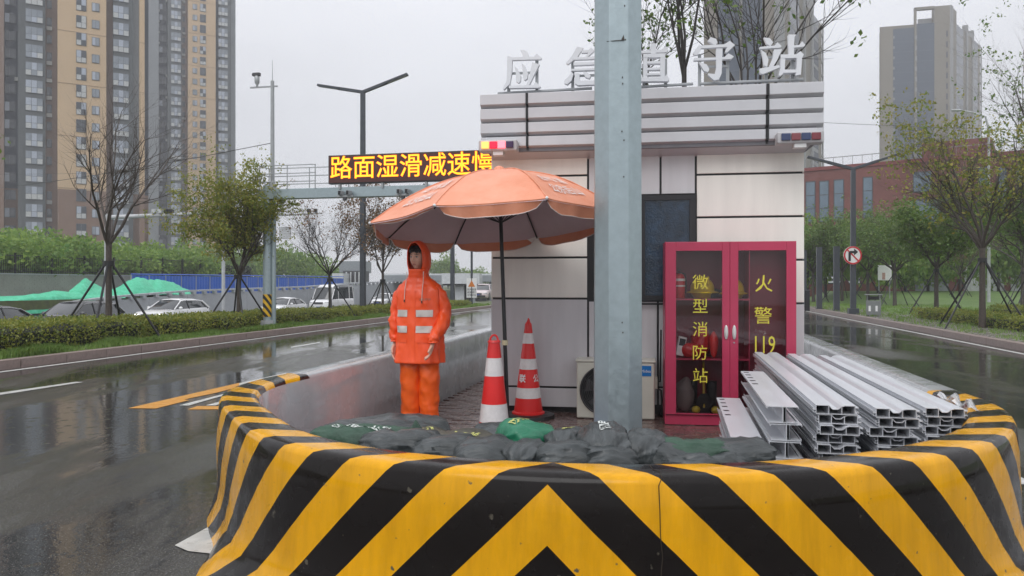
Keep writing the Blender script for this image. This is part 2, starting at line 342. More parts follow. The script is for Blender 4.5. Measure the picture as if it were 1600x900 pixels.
# ------------------------------------------------------------------ concrete barrier, black and yellow, round the island
C0 = Vector((.5, 5.1, 0)); RO = 2.37
def barrier():
    # profile from the inner foot, over the top, to the outer foot: (offset outwards from shoulder, z, v)
    prof = [(-.24,0),(-.235,.2),(-.23,.69),(-.205,.718),(-.18,.722),(-.045,.724),(-.012,.715),(0,.69),(.012,.58),(.016,.44),(.024,.27),(.045,.16),(.125,.06),(.19,0)]
    vv = [0]
    for a, b in zip(prof, prof[1:]): vv.append(vv[-1]+math.hypot(b[0]-a[0], b[1]-a[1]))
    v0 = vv[7]; vv = [v0-x for x in vv]              # height along the surface, 0 at the shoulder, + inwards over the top
    path = []                                          # (centre point, outward normal, arc u)
    u0a = math.radians(9)
    def circ(th):  # th from -Y toward -X (left positive)
        return Vector((-math.sin(th), -math.cos(th), 0))
    # tangent directions along the road axis: left normal = -AW, right normal = +AW
    nl = -AW; nr = AW
    angL = math.atan2(-nl.x, -nl.y); angR = math.atan2(-nr.x, -nr.y)
    legL = [(C0 + AX*d + nl*RO, nl, (angL-u0a)*RO + d) for d in (24, 16, 11, 8, 6, 4.5, 3.2, 2.2, 1.4, .8, .3)]
    N = 72
    def rad(th): return 2.385-.135*math.exp(-((math.degrees(th)-62)/20)**2)     # the island nose is a little flattened on its left
    arc = [(C0 + circ(angL+(angR-angL)*i/N)*rad(angL+(angR-angL)*i/N), circ(angL+(angR-angL)*i/N), (angL+(angR-angL)*i/N-u0a)*RO) for i in range(N+1)]
    legR = [(C0 + AX*d + nr*RO, nr, (angR-u0a)*RO - d) for d in (.3, .8, 1.4, 2.2, 3.2, 4.5, 6, 8, 11, 16, 24)]
    path = legL + arc + legR
    # put a vertex at the chevron apex: insert exact u=0
    out = []
    for a, b in zip(path, path[1:]):
        out.append(a)
        if a[2] > 0 > b[2] or a[2] < 0 < b[2]:
            th = u0a; out.append((C0+circ(th)*rad(th), circ(th), 0.0))
    out.append(path[-1]); path = out
    nn_ = []
    for i, (p, n_, u) in enumerate(path):
        t_ = path[min(i+1, len(path)-1)][0]-path[max(i-1, 0)][0]; q = Vector((-t_.y, t_.x, 0)).normalized(); q = q if q.dot(n_) > 0 else -q; nn_.append((p, q, u))
    path = nn_
    me = bpy.data.meshes.new('barrier'); vs = []; fs = []; uvs = []; ms = []; n = len(prof)
    for p, nn, u in path:
        dv = p-C0; ph = math.degrees(math.atan2(-dv.x, -dv.y)); q_ = max(0, min(1, (66-ph)/14)) if ph > 0 else .8; ff = .35+.75*q_*q_*(3-2*q_)
        for (o, z) in prof: q = p+nn*(o*(ff if (z < .3 and o > 0) else 1)); vs.append((q.x, q.y, z+.0))
    for i in range(len(path)-1):
        um = (path[i][2]+path[i+1][2])/2; striped = (angR-u0a)*RO-.31 < um < (angL-u0a)*RO+.31
        for k in range(n-1):
            a = i*n+k; fs.append((a, a+1, a+1+n, a+n))
            uvs += [(path[i][2], vv[k]), (path[i][2], vv[k+1]), (path[i+1][2], vv[k+1]), (path[i+1][2], vv[k])]
            ms.append(0 if (striped and k >= 2) else 1)
    fs.append(tuple(range(n))); uvs += [(0,0)]*n; ms.append(1)
    b0 = (len(path)-1)*n; fs.append(tuple(b0+k for k in range(n))[::-1]); uvs += [(0,0)]*n; ms.append(1)
    me.from_pydata(vs, [], fs); me.materials.append(STRIPE); me.materials.append(CONC)
    me.polygons.foreach_set('material_index', ms)
    ul = me.uv_layers.new(name='stripe'); ul.data.foreach_set('uv', [c for q in uvs for c in q])
    me.polygons.foreach_set('use_smooth', [True]*len(fs)); me.set_sharp_from_angle(angle=R_(50)); me.update()
    o = link_mesh('concrete_barrier', me)
    tag(o, 'curved concrete barrier with black and yellow chevron stripes, bulging towards the camera', 'barrier')
    rnd = random.Random(2); pts = []
    for i, (o_, z) in enumerate([(-.17,.7235),(-.10,.7245),(-.05,.7255),(-.012,.7165),(.0015,.69),(.0125,.60),(.0145,.52),(.0175,.44),(.019,.38),(.022,.30),(.026,.27)]):
        th = math.radians(-.6)+rnd.uniform(-.004,.004); p = C0+circ(th)*(rad(th)+o_+.0005); pts.append((p.x, p.y, z))
    MB().tube(pts, .0016, 4).obj('crack', M('dark_crack', (.03,.02,.01,1), .8), o)
barrier()

# paving of the island: single bricks where they can be told apart, the rest joined
def island_paving():
    root = tag(bpy.data.objects.new('island_paving', None), kind='structure'); COL.objects.link(root)
    BR = M('wet_paving_brick', lin(112,84,78), .22, var=.25, scale=7, rvar=.12, island=0, hue2=lin(84,74,70), bump=.15)
    me = MB().box(0,0,-.05,.196,.096,0).mesh('brick', BR)
    joined = MB(); n = 0
    base = MB(); base.loft([[RD(t, -.566-h_, .008), RD(t, -.566+h_, .008)] for t, h_ in [(5.09-2.2*math.cos(a_), 2.2*math.sin(a_)) for a_ in [math.pi/2*i/12 for i in range(1, 13)]]+[(28, 2.2)]], closed=False, cap=False); base.obj('bedding', M('wet_grout', (.03,.026,.024,1), .3), root)
    r = 0; t = 5.0
    while t < 20:
        w = -2.7 + (.1 if r % 2 else 0)
        while w < 1.65:
            p = RD(t, w, .03+random.uniform(-.003,.003)); vis = (t > 6.6 and t < 10.5 and (w < -.9))
            if vis and n < 280:
                link_mesh('brick', me, root, p, (random.uniform(-.01,.01), random.uniform(-.01,.01), YAW)); n += 1
            else:
                X = Matrix.Translation(p) @ Matrix.Rotation(YAW, 4, 'Z'); joined.box(0,0,-.05,.196,.096,0,0,X)
            w += .2
        t += .1; r += 1
    tag(joined.obj('brick_field', BR, root, recalc=False), kind='stuff')
island_paving()
# ------------------------------------------------------------------ duty station hut
HP0 = Vector((-.209, 8.35, 0)); HYAW = -R_(8.9); HX = Vector((math.cos(HYAW), math.sin(HYAW), 0)); HYv = Vector((-math.sin(HYAW), math.cos(HYAW), 0))
def hx(px, off=0):
    P = HP0 + HYv*off; r = (px-800)/F; return (r*P.y-P.x)/(HX.x-r*HX.y)
def hz(px, py, off=0):
    P = HP0 + HYv*off + HX*hx(px, off); return CH+(HY-py)*P.y/F
def hw(x, y, z=0): p = HP0+HX*x+HYv*y; return Vector((p.x, p.y, z))
HW_ = hx(1254); HD = 2.7
JOINT = M('black_joint_trim', (.015,.015,.016,1), .4)
hut = empty('duty_station', HP0, HYAW, 'small white panelled hut with black joints and a grey slatted roof', 'hut')
mb = MB(); mb.box(0,.0,.10,HW_,HD,2.86); mb.obj('wall_core', JOINT, hut)
mb = MB(); mb.box(.06,.06,0,HW_-.06,HD-.06,.10); mb.obj('plinth', M('painted_shadow_plinth', (.02,.018,.017,1), .4), hut)  # plinth coloured near black to stand for the shadow gap under the hut
def panel(x0, z0, x1, z1, m, g=.011):
    if x1-x0 < .03: return
    MB().box(x0+g, -.022, z0+g, x1-g, .02, z1-g).obj('wall_panel', m, hut, bevel=.004)
xm0, xm1, xr = hx(919), hx(1087), HW_
zl = [hz(880,y) for y in (637,605,466.5,402.5,275)]+[2.83]
for a, b, m in zip(zl, zl[1:], [PANELG, PANELG, PANELC, PANELC, PANELC]): panel(-.022, a, xm0, b, m)
zr = [.13, hz(1250,600), hz(1250,474), hz(1250,406), hz(1250,338), hz(1250,270)]+[2.83]
for a, b, m in zip(zr, zr[1:], [PANELG, PANELG, PANELC, PANELC, PANELC, PANELC]): panel(xm1, a, xr+.022, b, m)
zmid = hz(1032, 305); zw0 = hz(1032, 470); xs = hx(1032); xl = hx(1028)
panel(xm0, zmid, xs, 2.83, PANELG); panel(xs, zmid, xm1, 2.83, PANELG)
panel(xm0, hz(1028,605), xl, zw0, PANELG); panel(xl, hz(1028,605), xm1, zw0, PANELG); panel(xm0, .13, xl, hz(1028,605), PANELG); panel(xl, .13, xm1, hz(1028,605), PANELG)
# side walls: panels too
for sx0 in (-.001, HW_+.001):
    for k in range(3):
        for a, b in zip(zr, zr[1:]):
            mb = MB(); mb.box(-.02, k*.9+.03, a+.011, .02, k*.9+.88, b-.011)
            mb.obj('wall_panel', PANELG if a < 1.1 else PANELC, hut, (sx0,0,0))
# window in the middle
win = MB(); wx0, wx1 = xm0+.1, hx(1086)
for (a, c, b, d) in ((wx0, zw0, wx0+.07, zmid), (wx1-.06, zw0, wx1, zmid), (wx0, zw0, wx1, zw0+.06), (wx0, zmid-.06, wx1, zmid), (hx(1003)-.03, zw0, hx(1003)+.03, zmid)):
    win.box(a, -.05 if a == wx0 else -.048, c+.004, b, .012, d-.004)
wo_ = win.obj('window', M('dark_window_frame', (.022,.022,.025,1), .3), hut)
for a, b in ((wx0+.05, hx(1003)), (hx(1003), wx1-.05)):
    MB().box(a, -.028, zw0+.03, b, -.022, zmid-.03).obj('pane', M('dark_blue_glass', (.018,.045,.085,1), .08, spec=.7, var=.35, scale=9, bump=.3, bscale=60), wo_)
mb = MB(); mb.box(wx0+.1, -.06, 1.19, wx0+1.2, -.046, 1.21); mb.obj('sill', BLACKM, hut)
mb = MB(); mb.box(-.03,-.035,2.825,HW_+.03,0,2.86); mb.obj('top_trim', JOINT, hut)
# slatted roof band
o_ = -.30; rx0, rx1 = hx(750, o_), hx(1288, o_)
zt = [hz(750,y,o_) for y in (152, 174, 196, 218, 238)]
zt = [3.40, 3.25, 3.10, 2.955, 2.815]
mb = MB(); mb.box(rx0+.06, o_+.07, 2.80, rx1-.06, HD+.25, 3.36); mb.obj('roof_core', M('roof_recess', lin(120,119,124), .5), hut)
cuts = [rx0, hx(823,o_)-.012, hx(823,o_)+.012, hx(1200,o_)-.015, hx(1200,o_)+.015, rx1]
def slat_prof(zlo, zhi, out): return [(out, zhi), (out-.0, zlo+.035), (out+.065, zlo+.002), (out+.09, zlo+.002), (out+.09, zhi)]
for i in range(4):
    zh, zl_ = zt[i], zt[i+1]+.004; out = o_ + i*.012
    for a, b in ((cuts[0], cuts[1]), (cuts[2], cuts[3]), (cuts[4], cuts[5])):
        mb = MB(); mb.prism(slat_prof(zl_, zh-.004, out), lambda y, z, d: (d, y, z), a, b); mb.obj('roof_slat', ROOFP, hut, bevel=.003)
    for sgn, xe in ((-1, rx0), (1, rx1)):
        mb = MB(); mb.prism([(0, zh-.004), (0, zl_+.035), (.065, zl_+.002), (.09, zl_+.002), (.09, zh-.004)], (lambda xe, sgn: lambda q, z, d: (xe - sgn*q*1.0, d, z))(xe, sgn), out+.09, HD+.25)
        mb.obj('roof_slat', ROOFP, hut)
mb = MB(); mb.box(rx0+.01, o_+.02, 3.392, rx1-.01, HD+.26, 3.40); mb.obj('roof_top', M('roof_top', lin(150,150,155), .4), hut)
for c in (823, 1200):
    mb = MB()
    for i in range(4):
        mb.box(hx(c,o_)-.012, o_-.008+i*.012, zt[i+1]+.03, hx(c,o_)+.012, o_+.06, zt[i]-.006); mb.box(hx(c,o_)-.012, o_+.05+i*.004, zt[i+1]-.003, hx(c,o_)+.012, o_+.09, zt[i+1]+.034)
    mb.obj('roof_joint', JOINT, hut)
mb = MB(); SO = ROOFP
mb.loft([[(rx0+.09, o_+.08, 2.815), (rx1-.09, o_+.08, 2.815), (rx1-.09, HD+.2, 2.815), (rx0+.09, HD+.2, 2.815)], [(-.0, -.0, 2.74), (HW_, -.0, 2.74), (HW_, HD, 2.74), (0, HD, 2.74)]], cap=False)
mb.obj('soffit', SO, hut)

# ---- light bars under the eaves
def lightbar(px0, px1, py, label, cols):
    x0, x1 = hx(px0, -.42), hx(px1, -.42); z = hz((px0+px1)/2, py, -.42); w = x1-x0
    r = empty('warning_light_bar', hw(x0, -.42, z), HYAW, label, 'warning light', 'light bars under the eaves')
    mb = MB(); mb.box(-.03, .0, -.06, w+.03, .16, .055); mb.obj('housing', M('white_plastic', (.55,.54,.55,1), .3), r, bevel=.012)
    mb = MB(); mb.box(w*.35, .02, -.1, w*.65, .12, -.06); mb.obj('bracket', WHITEP, r)
    n = len(cols)
    for i, c in enumerate(cols):
        mb = MB(); mb.box(w*i/n+.004, -.022, -.035, w*(i+1)/n-.004, .03, .035); mb.obj('lamp', c, r, bevel=.006)
RL = lambda nm, c: M(nm, c, .12, var=.1, spec=.7)
lightbar(752, 803, 226.5, 'lit red and yellow light bar under the left corner of the roof', [EM('lit_amber_lamp', (1,.42,.10,1), 1.6), EM('glowing_red_lens', (.8,.01,.04,1), 1.3), EM('lit_red_lamp', (1,.16,.20,1), 2.2), RL('dark_violet_lens', (.05,.015,.08,1))])
lightbar(1220, 1283, 213.5, 'unlit blue and red light bar under the right corner of the roof', [RL('blue_lens', (.03,.05,.14,1)), RL('red_lens', (.24,.05,.06,1)), RL('blue_lens', (.03,.05,.14,1)), RL('red_lens_b', (.22,.03,.04,1))])

# ---- roof sign: five silver characters on a frame
SOFF = .12
def smap(pts, s, ox, oy):
    out = []
    for a, b in pts:
        px, py = ox+a/s, oy+b/s; out.append((hx(px, SOFF), hz(px, py, SOFF)))
    return out
sign = empty('roof_sign', HP0, HYAW, 'five silver Chinese characters on a thin frame on top of the hut roof', 'sign')
SIL = M('silver_letter_metal', lin(222,223,226), .35, .1, var=.04)
A, B = (7.5, 770, 40), (4.706, 1000, 0)
glyphs = [
 (A, [[(318,285),(365,285),(405,305),(420,345),(415,375),(352,375),(345,325)], [(225,370),(480,365),(515,325),(572,380),(560,395),(225,405)],
      [(172,355),(230,372),(222,560),(200,680),(130,752),(115,740),(160,650),(168,520)], [(250,475),(290,505),(328,590),(325,650),(300,675),(272,655),(270,560)],
      [(335,440),(375,470),(412,560),(405,620),(375,642),(355,620),(350,520)], [(462,430),(545,455),(515,520),(425,700),(390,700),(430,600)],
      [(190,705),(470,700),(505,660),(560,715),(545,730),(190,735)]]),
 (A, [[(985,248),(1062,260),(990,370),(880,455),(858,438),(930,350)], [(1040,290),(1120,285),(1150,258),(1195,292),(1110,368),(1080,368),(1120,318),(1040,320)],
      [(930,375),(1235,360),(1235,390),(930,402)], [(1200,362),(1248,362),(1248,525),(1200,525)], [(945,432),(1210,425),(1210,455),(945,468)], [(918,510),(1240,495),(1240,520),(918,532)],
      [(925,545),(945,570),(920,650),(870,692),(838,675),(840,640),(890,600)], [(960,560),(1015,560),(1018,632),(1030,648),(1235,645),(1255,600),(1278,690),(1000,702),(962,680)],
      [(1060,540),(1100,545),(1150,590),(1132,622),(1080,600)], [(1230,550),(1290,600),(1280,645),(1245,610)]]),
 (B, [[(-40,320),(0,335),(-60,440),(-95,455),(-70,400)], [(-55,405),(-20,405),(-20,600),(-55,600)], [(-5,375),(165,365),(185,342),(208,372),(195,385),(-5,392)],
      [(80,320),(122,320),(116,400),(78,400)], [(24,398),(55,402),(55,575),(24,575)], [(148,392),(186,395),(182,575),(148,575)], [(24,398),(182,392),(182,422),(24,424)],
      [(50,452),(150,450),(150,468),(50,470)], [(50,500),(150,498),(150,514),(50,516)], [(50,540),(150,538),(150,552),(50,554)], [(-8,572),(180,568),(195,548),(216,585),(205,600),(-8,600)]]),
 (B, [[(520,272),(560,285),(570,310),(552,334),(498,300)], [(440,335),(620,325),(660,300),(698,330),(640,385),(622,385),(640,345),(440,355)],
      [(432,330),(455,340),(430,400),(400,405),(390,390)], [(395,428),(620,420),(650,393),(690,415),(670,435),(395,446)],
      [(560,358),(607,358),(600,540),(580,585),(545,592),(500,552),(500,540),(550,545),(560,500)], [(430,455),(490,475),(510,510),(495,532),(468,520)]]),
 (B, [[(910,275),(955,280),(980,310),(960,340),(930,322)], [(880,345),(990,335),(1010,310),(1042,340),(1030,350),(880,360)], [(890,365),(925,390),(945,440),(935,492),(912,480),(905,430)],
      [(985,365),(1045,362),(1010,440),(978,492),(948,490),(975,430)], [(880,505),(1020,480),(1030,495),(905,545),(885,540)], [(1090,255),(1147,255),(1135,275),(1130,408),(1095,408)],
      [(1128,336),(1170,332),(1190,305),(1215,330),(1205,345),(1128,353)], [(1032,402),(1068,404),(1062,535),(1030,562),(1020,555),(1032,500)],
      [(1150,400),(1178,378),(1204,402),(1190,430),(1182,550),(1140,558),(1150,500)], [(1032,403),(1165,402),(1165,428),(1032,430)], [(1052,514),(1152,514),(1152,536),(1052,538)]])]
for i, ((s, ox, oy), polys) in enumerate(glyphs):
    mb = MB()
    for k, pl in enumerate(polys):
        mb.prism(smap(pl, s, ox, oy), lambda a, b, d: (a, d, b), SOFF-.0015*k, SOFF+.045+.0015*k)
    mb.obj('character', SIL, sign, recalc=True)
fr = [(778,146,925,138), (1000,136,1083,131), (1094,131,1255,124)]
for k, (xa, ya, xb, yb) in enumerate(fr):
    a = (hx(xa,.18), .18, hz(xa,ya,.18)); b = (hx(xb,.18), .18, hz(xb,yb,.18))
    MB().cyl(a, b, .016, n=6).obj('rail', STEEL, sign)
for px, ptop in ((795,95),(839,92),(895,92),(935,90),(1006,100),(1040,92),(1093,85),(1137,90),(1197,95),(1238,84)):
    x = hx(px, .2); MB().box(x-.016, .185, 3.40, x+.016, .215, hz(px, ptop, .2)).obj('post', STEEL, sign)
for xa, xb, y in ((795,839,116),(895,935,120),(1093,1137,106),(1197,1238,91)):
    MB().box(hx(xa,.2), .17, hz(xa,y,.2)-.012, hx(xb,.2), .185, hz(xa,y,.2)+.012).obj('crossbar', STEEL, sign)
CBL = M('thin_cable', (.05,.05,.05,1), .5)

# ---- air conditioner against the front wall
def aircon():
    x0, x1 = hx(901,-.33), hx(1023,-.33); w = x1-x0
    r = empty('air_conditioner', hw(x0, -.33, .035), HYAW, 'cream outdoor air conditioner unit behind the big steel pole', 'air conditioner')
    CR = M('cream_metal', lin(205,203,190), .35, var=.06, scale=3)
    mb = MB(); mb.box(0,0,0,w,.29,.575); mb.obj('case', CR, r, bevel=.015)
    mb = MB(); mb.box(-.012,-.012,.575,w+.012,.30,.6); mb.obj('lid', CR, r, bevel=.008)
    cx, cz = .285, .29; mb = MB()
    mb.cyl((cx,-.012,cz),(cx,.01,cz),.245,n=40); mb.obj('fan_recess', BLACKM, r)
    g = MB()
    for k in range(1, 13):
        rr = .245*k/12; pts = [(cx+rr*math.cos(a), -.02-.015*(1-(rr/.245)**2), cz+rr*math.sin(a)) for a in [2*math.pi*j/36 for j in range(37)]]
        g.tube(pts, .0035 if k < 12 else .009, 4, 0, False)
    for k in range(12):
        a = 2*math.pi*k/12; g.cyl((cx+.03*math.cos(a),-.037,cz+.03*math.sin(a)), (cx+.24*math.cos(a),-.022,cz+.24*math.sin(a)), .003, n=4)
    g.obj('fan_grille', M('dark_grille', (.05,.05,.052,1), .4), r)
    for k in range(5):
        a = 2*math.pi*k/5; mb = MB(); mb.add([(cx,-.013,cz),(cx+.21*math.cos(a),-.014,cz+.21*math.sin(a)),(cx+.2*math.cos(a+.7),-.018,cz+.2*math.sin(a+.7))],[(0,1,2)]); mb.obj('fan_blade', M('grey_blade', (.09,.09,.09,1), .4), r, recalc=False)
    bx = hx(1009,-.33)-x0
    MB().box(bx-.055,-.004,.44,bx+.055,.0,.545).obj('badge', M('blue_badge', lin(25,120,195), .3), r)
    text_obj('Midea', .042, WHITEP, r, (bx,-.0055,.49), extrude=.001, name='badge_lettering')
    for a in (.08, w-.14): MB().box(a,.02,-.035,a+.06,.27,0).obj('foot', STEEL, r)
    mb = MB(); mb.box(w,.1,.3,w+.03,.2,.42); mb.obj('valve_cover', CR, r)
    MB().tube([(w+.02,.15,.3),(w+.07,.14,.28),(w+.08,.15,.1),(w+.05,.2,.02),(w+.12,.22,.0)], .012, 6).obj('pipe', BLACK, r)
    MB().tube([(w+.02,.17,.38),(w+.06,.19,.36),(w+.07,.2,.9)], .009, 6).obj('cable', BLACK, r)
aircon()
MB().tube([hw(xl+.03,-.04,zw0), hw(xl+.03,-.04,.5), hw(xl+.06,-.06,.3), hw(xl-.05,-.1,.1)], .012, 6)

# ---- big octagonal steel pole in front
def bigpole():
    p = (.866, 6.3, 0)
    r = empty('steel_pole', p, 0, 'thick octagonal galvanised steel pole rising out of the sandbags in front of the hut', 'pole')
    mb = MB(); rr = .204; tw = R_(18)
    mb.loft([[(q*rr*math.cos(tw+2*math.pi*k/8), q*rr*math.sin(tw+2*math.pi*k/8), z) for k in range(8)] for z, q in ((0,1.03),(2.0,1.0),(4.5,.985),(9,.95))])
    mb.obj('shaft', GALV, r, bevel=.008)
    mb = MB(); mb.cyl((0,0,0),(0,0,.03),.36,n=24); mb.obj('base_plate', GALV, r)
    for k in range(8):
        a = 2*math.pi*k/8; MB().cyl((.3*math.cos(a),.3*math.sin(a),.03),(.3*math.cos(a),.3*math.sin(a),.08),.016,n=6).obj('bolt', GALV, r)
    for k in range(8):
        a = 2*math.pi*k/8+tw; c, s = math.cos(a), math.sin(a)
        mb = MB(); mb.add([(c*.2,s*.2,.03),(c*.33,s*.33,.03),(c*.2,s*.2,.2)],[(0,1,2)]); mb.obj('gusset', GALV, r, recalc=False)
    # weld seam, small holes and stains of rust
    RU = M('rust_and_grime', (.05,.038,.028,1), .6)
    a = R_(-90-3); 
    for z in (1.16, 1.1, 1.02, 2.62, 2.55, 3.05, 3.0, 3.35, 3.62, 2.2, 2.26):
        ang = R_(-90+8+random.uniform(-6,6)); q = .193
        MB().box(-.004,-.002,-.006,.004,.002,.006).obj('pin_hole', RU, r, (q*math.cos(ang), q*math.sin(ang)-.001, z))
    mb = MB(); z = CH+(HY-63)*6.1/F
    mb.tube([(-.11,-.17,z-.0),( -.05,-.19,z),(.03,-.199,z+.004)], .003, 4); mb.add([(.0,-.197,z),(.03,-.2,z+.002),(.02,-.2,z+.045)],[(0,1,2)]); mb.obj('scratch', RU, r, recalc=False)
bigpole()

# ---- fire cabinet
CAB0 = Vector((1.5, 7.53, .035)); CYAW = -R_(8.0); CXv = Vector((math.cos(CYAW), math.sin(CYAW), 0)); CYv = Vector((-CXv.y, CXv.x, 0))
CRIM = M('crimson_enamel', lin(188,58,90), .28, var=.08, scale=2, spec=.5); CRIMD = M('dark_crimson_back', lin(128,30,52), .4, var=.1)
def cxl(px): r = (px-800)/F; return (r*CAB0.y-CAB0.x)/(CXv.x-r*CXv.y)
def czl(px, py): P = CAB0+CXv*cxl(px); return CH+(HY-py)*P.y/F-CAB0.z
def cabw(x, y, z): p = CAB0+CXv*x+CYv*y; return Vector((p.x, p.y, p.z+z))
def cabinet():
    r = empty('fire_cabinet', CAB0, CYAW, 'crimson fire cabinet with two glass doors and yellow lettering, against the hut', 'cabinet')
    W_, H_, D_ = cxl(1244), czl(1040,378), .36
    t = .012
    for nm, b in (('side_panel',(0,0,0,t,D_,H_)),('side_panel',(W_-t,0,0,W_,D_,H_)),('top_panel',(t,.001,H_-t,W_-t,D_-.001,H_-.001)),('base_panel',(t,.001,.0,W_-t,D_-.001,.09))):
        MB().box(*b).obj(nm, CRIM, r)
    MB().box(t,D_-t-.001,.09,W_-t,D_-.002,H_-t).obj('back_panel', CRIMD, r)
    xd = cxl(1171)
    MB().box(xd,.03,.09,xd+.008,D_-t-.001,H_-t).obj('divider', CRIM, r)
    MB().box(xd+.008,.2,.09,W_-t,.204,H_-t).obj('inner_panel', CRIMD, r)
    for zz in (czl(1090,468), czl(1090,562)):
        MB().box(t,.03,zz-.008,xd,D_-t-.001,zz+.008).obj('shelf', CRIM, r)
    GL = GLASS('cabinet_glass', (.95,.93,.93,1), refl=.8)
    TY = M('yellow_vinyl', lin(222,205,70), .4, var=.05)
    xc = cxl(1140); doors = []
    for k, (x0, x1, g0, g1) in enumerate(((.003, xc-.001, cxl(1056), cxl(1128)), (xc+.001, W_-.003, cxl(1153), cxl(1228)))):
        z0, z1 = .10, H_-.003; gz0, gz1 = czl(1060,645), czl(1060,392)
        mb = MB()
        mb.box(x0,-.022,z0,g0,.0,z1); mb.box(g1,-.022,z0,x1,.0,z1); mb.box(g0,-.0218,z0,g1,.0,gz0); mb.box(g0,-.0218,gz1,g1,.0,z1)
        d = mb.obj('door', CRIM, r, bevel=.003)
        MB().box(g0,-.012,gz0,g1,-.008,gz1).obj('pane', GL, d)
        mb = MB(); mb.box(g0-.006,-.024,gz0-.006,g0,-.02,gz1+.006); mb.box(g1,-.024,gz0-.006,g1+.006,-.02,gz1+.006); mb.box(g0,-.024,gz1,g1,-.02,gz1+.006); mb.box(g0,-.024,gz0-.006,g1,-.02,gz0); mb.obj('bead', CRIM, d)
        hxp = cxl(1134) if k == 0 else cxl(1146.5); zz = czl(1140, 519)
        h = MB(); h.ell((hxp,-.032,zz),(.02,.012,.07),16,10); ho = h.obj('handle', M('chrome_white_plate', (.75,.74,.72,1), .25, .3), d, smooth=60)
        if k:
            MB().cyl((hxp,-.03,zz-.1),(hxp,-.02,zz-.1),.008,n=10).obj('lock', STEEL, d)
        tx = [('微',1094,442.5),('型',1094,480),('消',1094,516),('防',1093,552.5),('站',1094,588.5)] if k == 0 else [('火',1193,445),('警',1192,495),('119',1193,540)]
        for c, px, py in tx:
            text_obj(c, .155 if c not in ('119','警','火') else (.175 if c != '119' else .24), TY, d, (cxl(px), -.0135, czl(px, py)), extrude=.0008, bold=0, sx_=1 if c != '119' else .62)
cabinet()
# things inside
def helmet(x, y, z, rz, label):
    r = empty('helmet', cabw(x,y,z), rz, label, 'helmet', 'helmets in the fire cabinet')
    mb = MB(); mb.ell((0,0,.06),(.115,.135,.12),18,12); 
    mb.loft([[( .14*math.cos(a)*q, .17*math.sin(a)*q, zz) for a in [2*math.pi*k/18 for k in range(18)]] for q, zz in ((.8,.045),(1.1,.03),(1.08,.022),(.8,.03))]); mb.obj('shell', M('yellow_helmet', lin(215,185,30), .3), r, smooth=60)
    MB().box(-.012,-.14,.1,.012,.12,.185).obj('ridge', M('yellow_helmet', lin(215,185,30), .3), r, bevel=.01)
zs1 = czl(1090,468)+.01; zs2 = czl(1090,562)+.01
helmet(cxl(1100), .16, zs1+.03, .2, 'yellow fire helmet behind the left cabinet door, beside the red extinguisher')
helmet(cxl(1150)-.01, .17, zs1+.02, -.3, 'yellow fire helmet half hidden behind the middle frame of the cabinet')
RP = M('red_enamel', lin(200,40,45), .3)
def extinguisher():
    r = empty('fire_extinguisher', cabw(cxl(1063), .15, zs1), 0, 'red fire extinguisher with a white label on the top cabinet shelf', 'extinguisher')
    mb = MB(); mb.tube([(0,0,0),(0,0,.01),(0,0,.2),(0,0,.235),(0,0,.25)], [.052,.058,.058,.04,.018], 16); mb.obj('cylinder', RP, r, smooth=50)
    for z0, z1 in ((.17,.195),(.115,.13)):
        mb = MB(); mb.cyl((0,0,z0),(0,0,z1),.0595,n=16); mb.obj('label_band', WHITEP, r)
    mb = MB(); mb.box(-.012,-.05,.25,.012,.03,.262); mb.box(-.012,-.055,.275,.012,.02,.285); mb.obj('lever', BLACKM, r)
    MB().tube([(.02,0,.25),(.06,0,.24),(.07,0,.15),(.065,0,.05)], .008, 6).obj('hose', BLACK, r)
extinguisher()
def fabric_blob(name, cat, label, loc, r3, mat, seed, parent_rot=0):
    mb = MB(); mb.ell((0,0,r3[2]), r3, 20, 14)
    vs = []
    for v in mb.v:
        n_ = mnoise.noise(Vector(v)*9+Vector((seed,0,0)))*.25; vs.append((v[0]*(1+n_), v[1]*(1+n_), max(0, v[2]*(1+n_*.6))))
    mb.v = vs; o = mb.obj(name, mat, None, loc, (0,0,parent_rot), smooth=70); tag(o, label, cat); return o
NAVY = M('dark_cloth', (.02,.02,.025,1), .8)
fabric_blob('folded_coat','coat','dark folded fire coat under the helmets on the top shelf', cabw(cxl(1112),.17,zs1), (.17,.1,.05), NAVY, 3)
fabric_blob('red_bag','bag','red equipment bag standing on the middle cabinet shelf', cabw(cxl(1098),.2,zs2), (.09,.09,.15), RP, 5)
o = fabric_blob('red_flask','flask','upright red canister in the right of the middle cabinet shelf', cabw(cxl(1118),.13,zs2), (.045,.045,.13), M('bright_red_plastic', lin(225,50,50), .3), 1)
fabric_blob('red_belt_roll','hose','rolled red fire hose at the bottom of the middle shelf', cabw(cxl(1080),.12,zs2), (.1,.07,.07), RP, 8)
r = empty('handset', cabw(cxl(1062), .1, zs2+.02), .1, 'white handset with black keys leaning on the middle shelf', 'handset')
mb = MB(); mb.box(-.04,-.02,0,.04,.02,.19,0,Matrix.Rotation(R_(12),4,'Y')); mb.obj('body', WHITEP, r, bevel=.006)
mb = MB(); mb.box(-.03,-.024,.1,.03,-.02,.17,0,Matrix.Rotation(R_(12),4,'Y')); mb.obj('keypad', BLACKM, r)
fabric_blob('grey_sack','sack','grey cloth sack at the bottom left inside the cabinet', cabw(cxl(1072),.17,.1), (.09,.1,.17), M('grey_cloth', lin(120,110,108), .8), 12)
r = empty('shovel', cabw(cxl(1102),.12,.1), 0, 'yellow handled shovel standing in the bottom of the cabinet', 'shovel')
MB().cyl((0,0,.05),(.02,.1,.5),.012,n=8).obj('handle', M('yellow_wood', lin(190,160,50), .5), r)
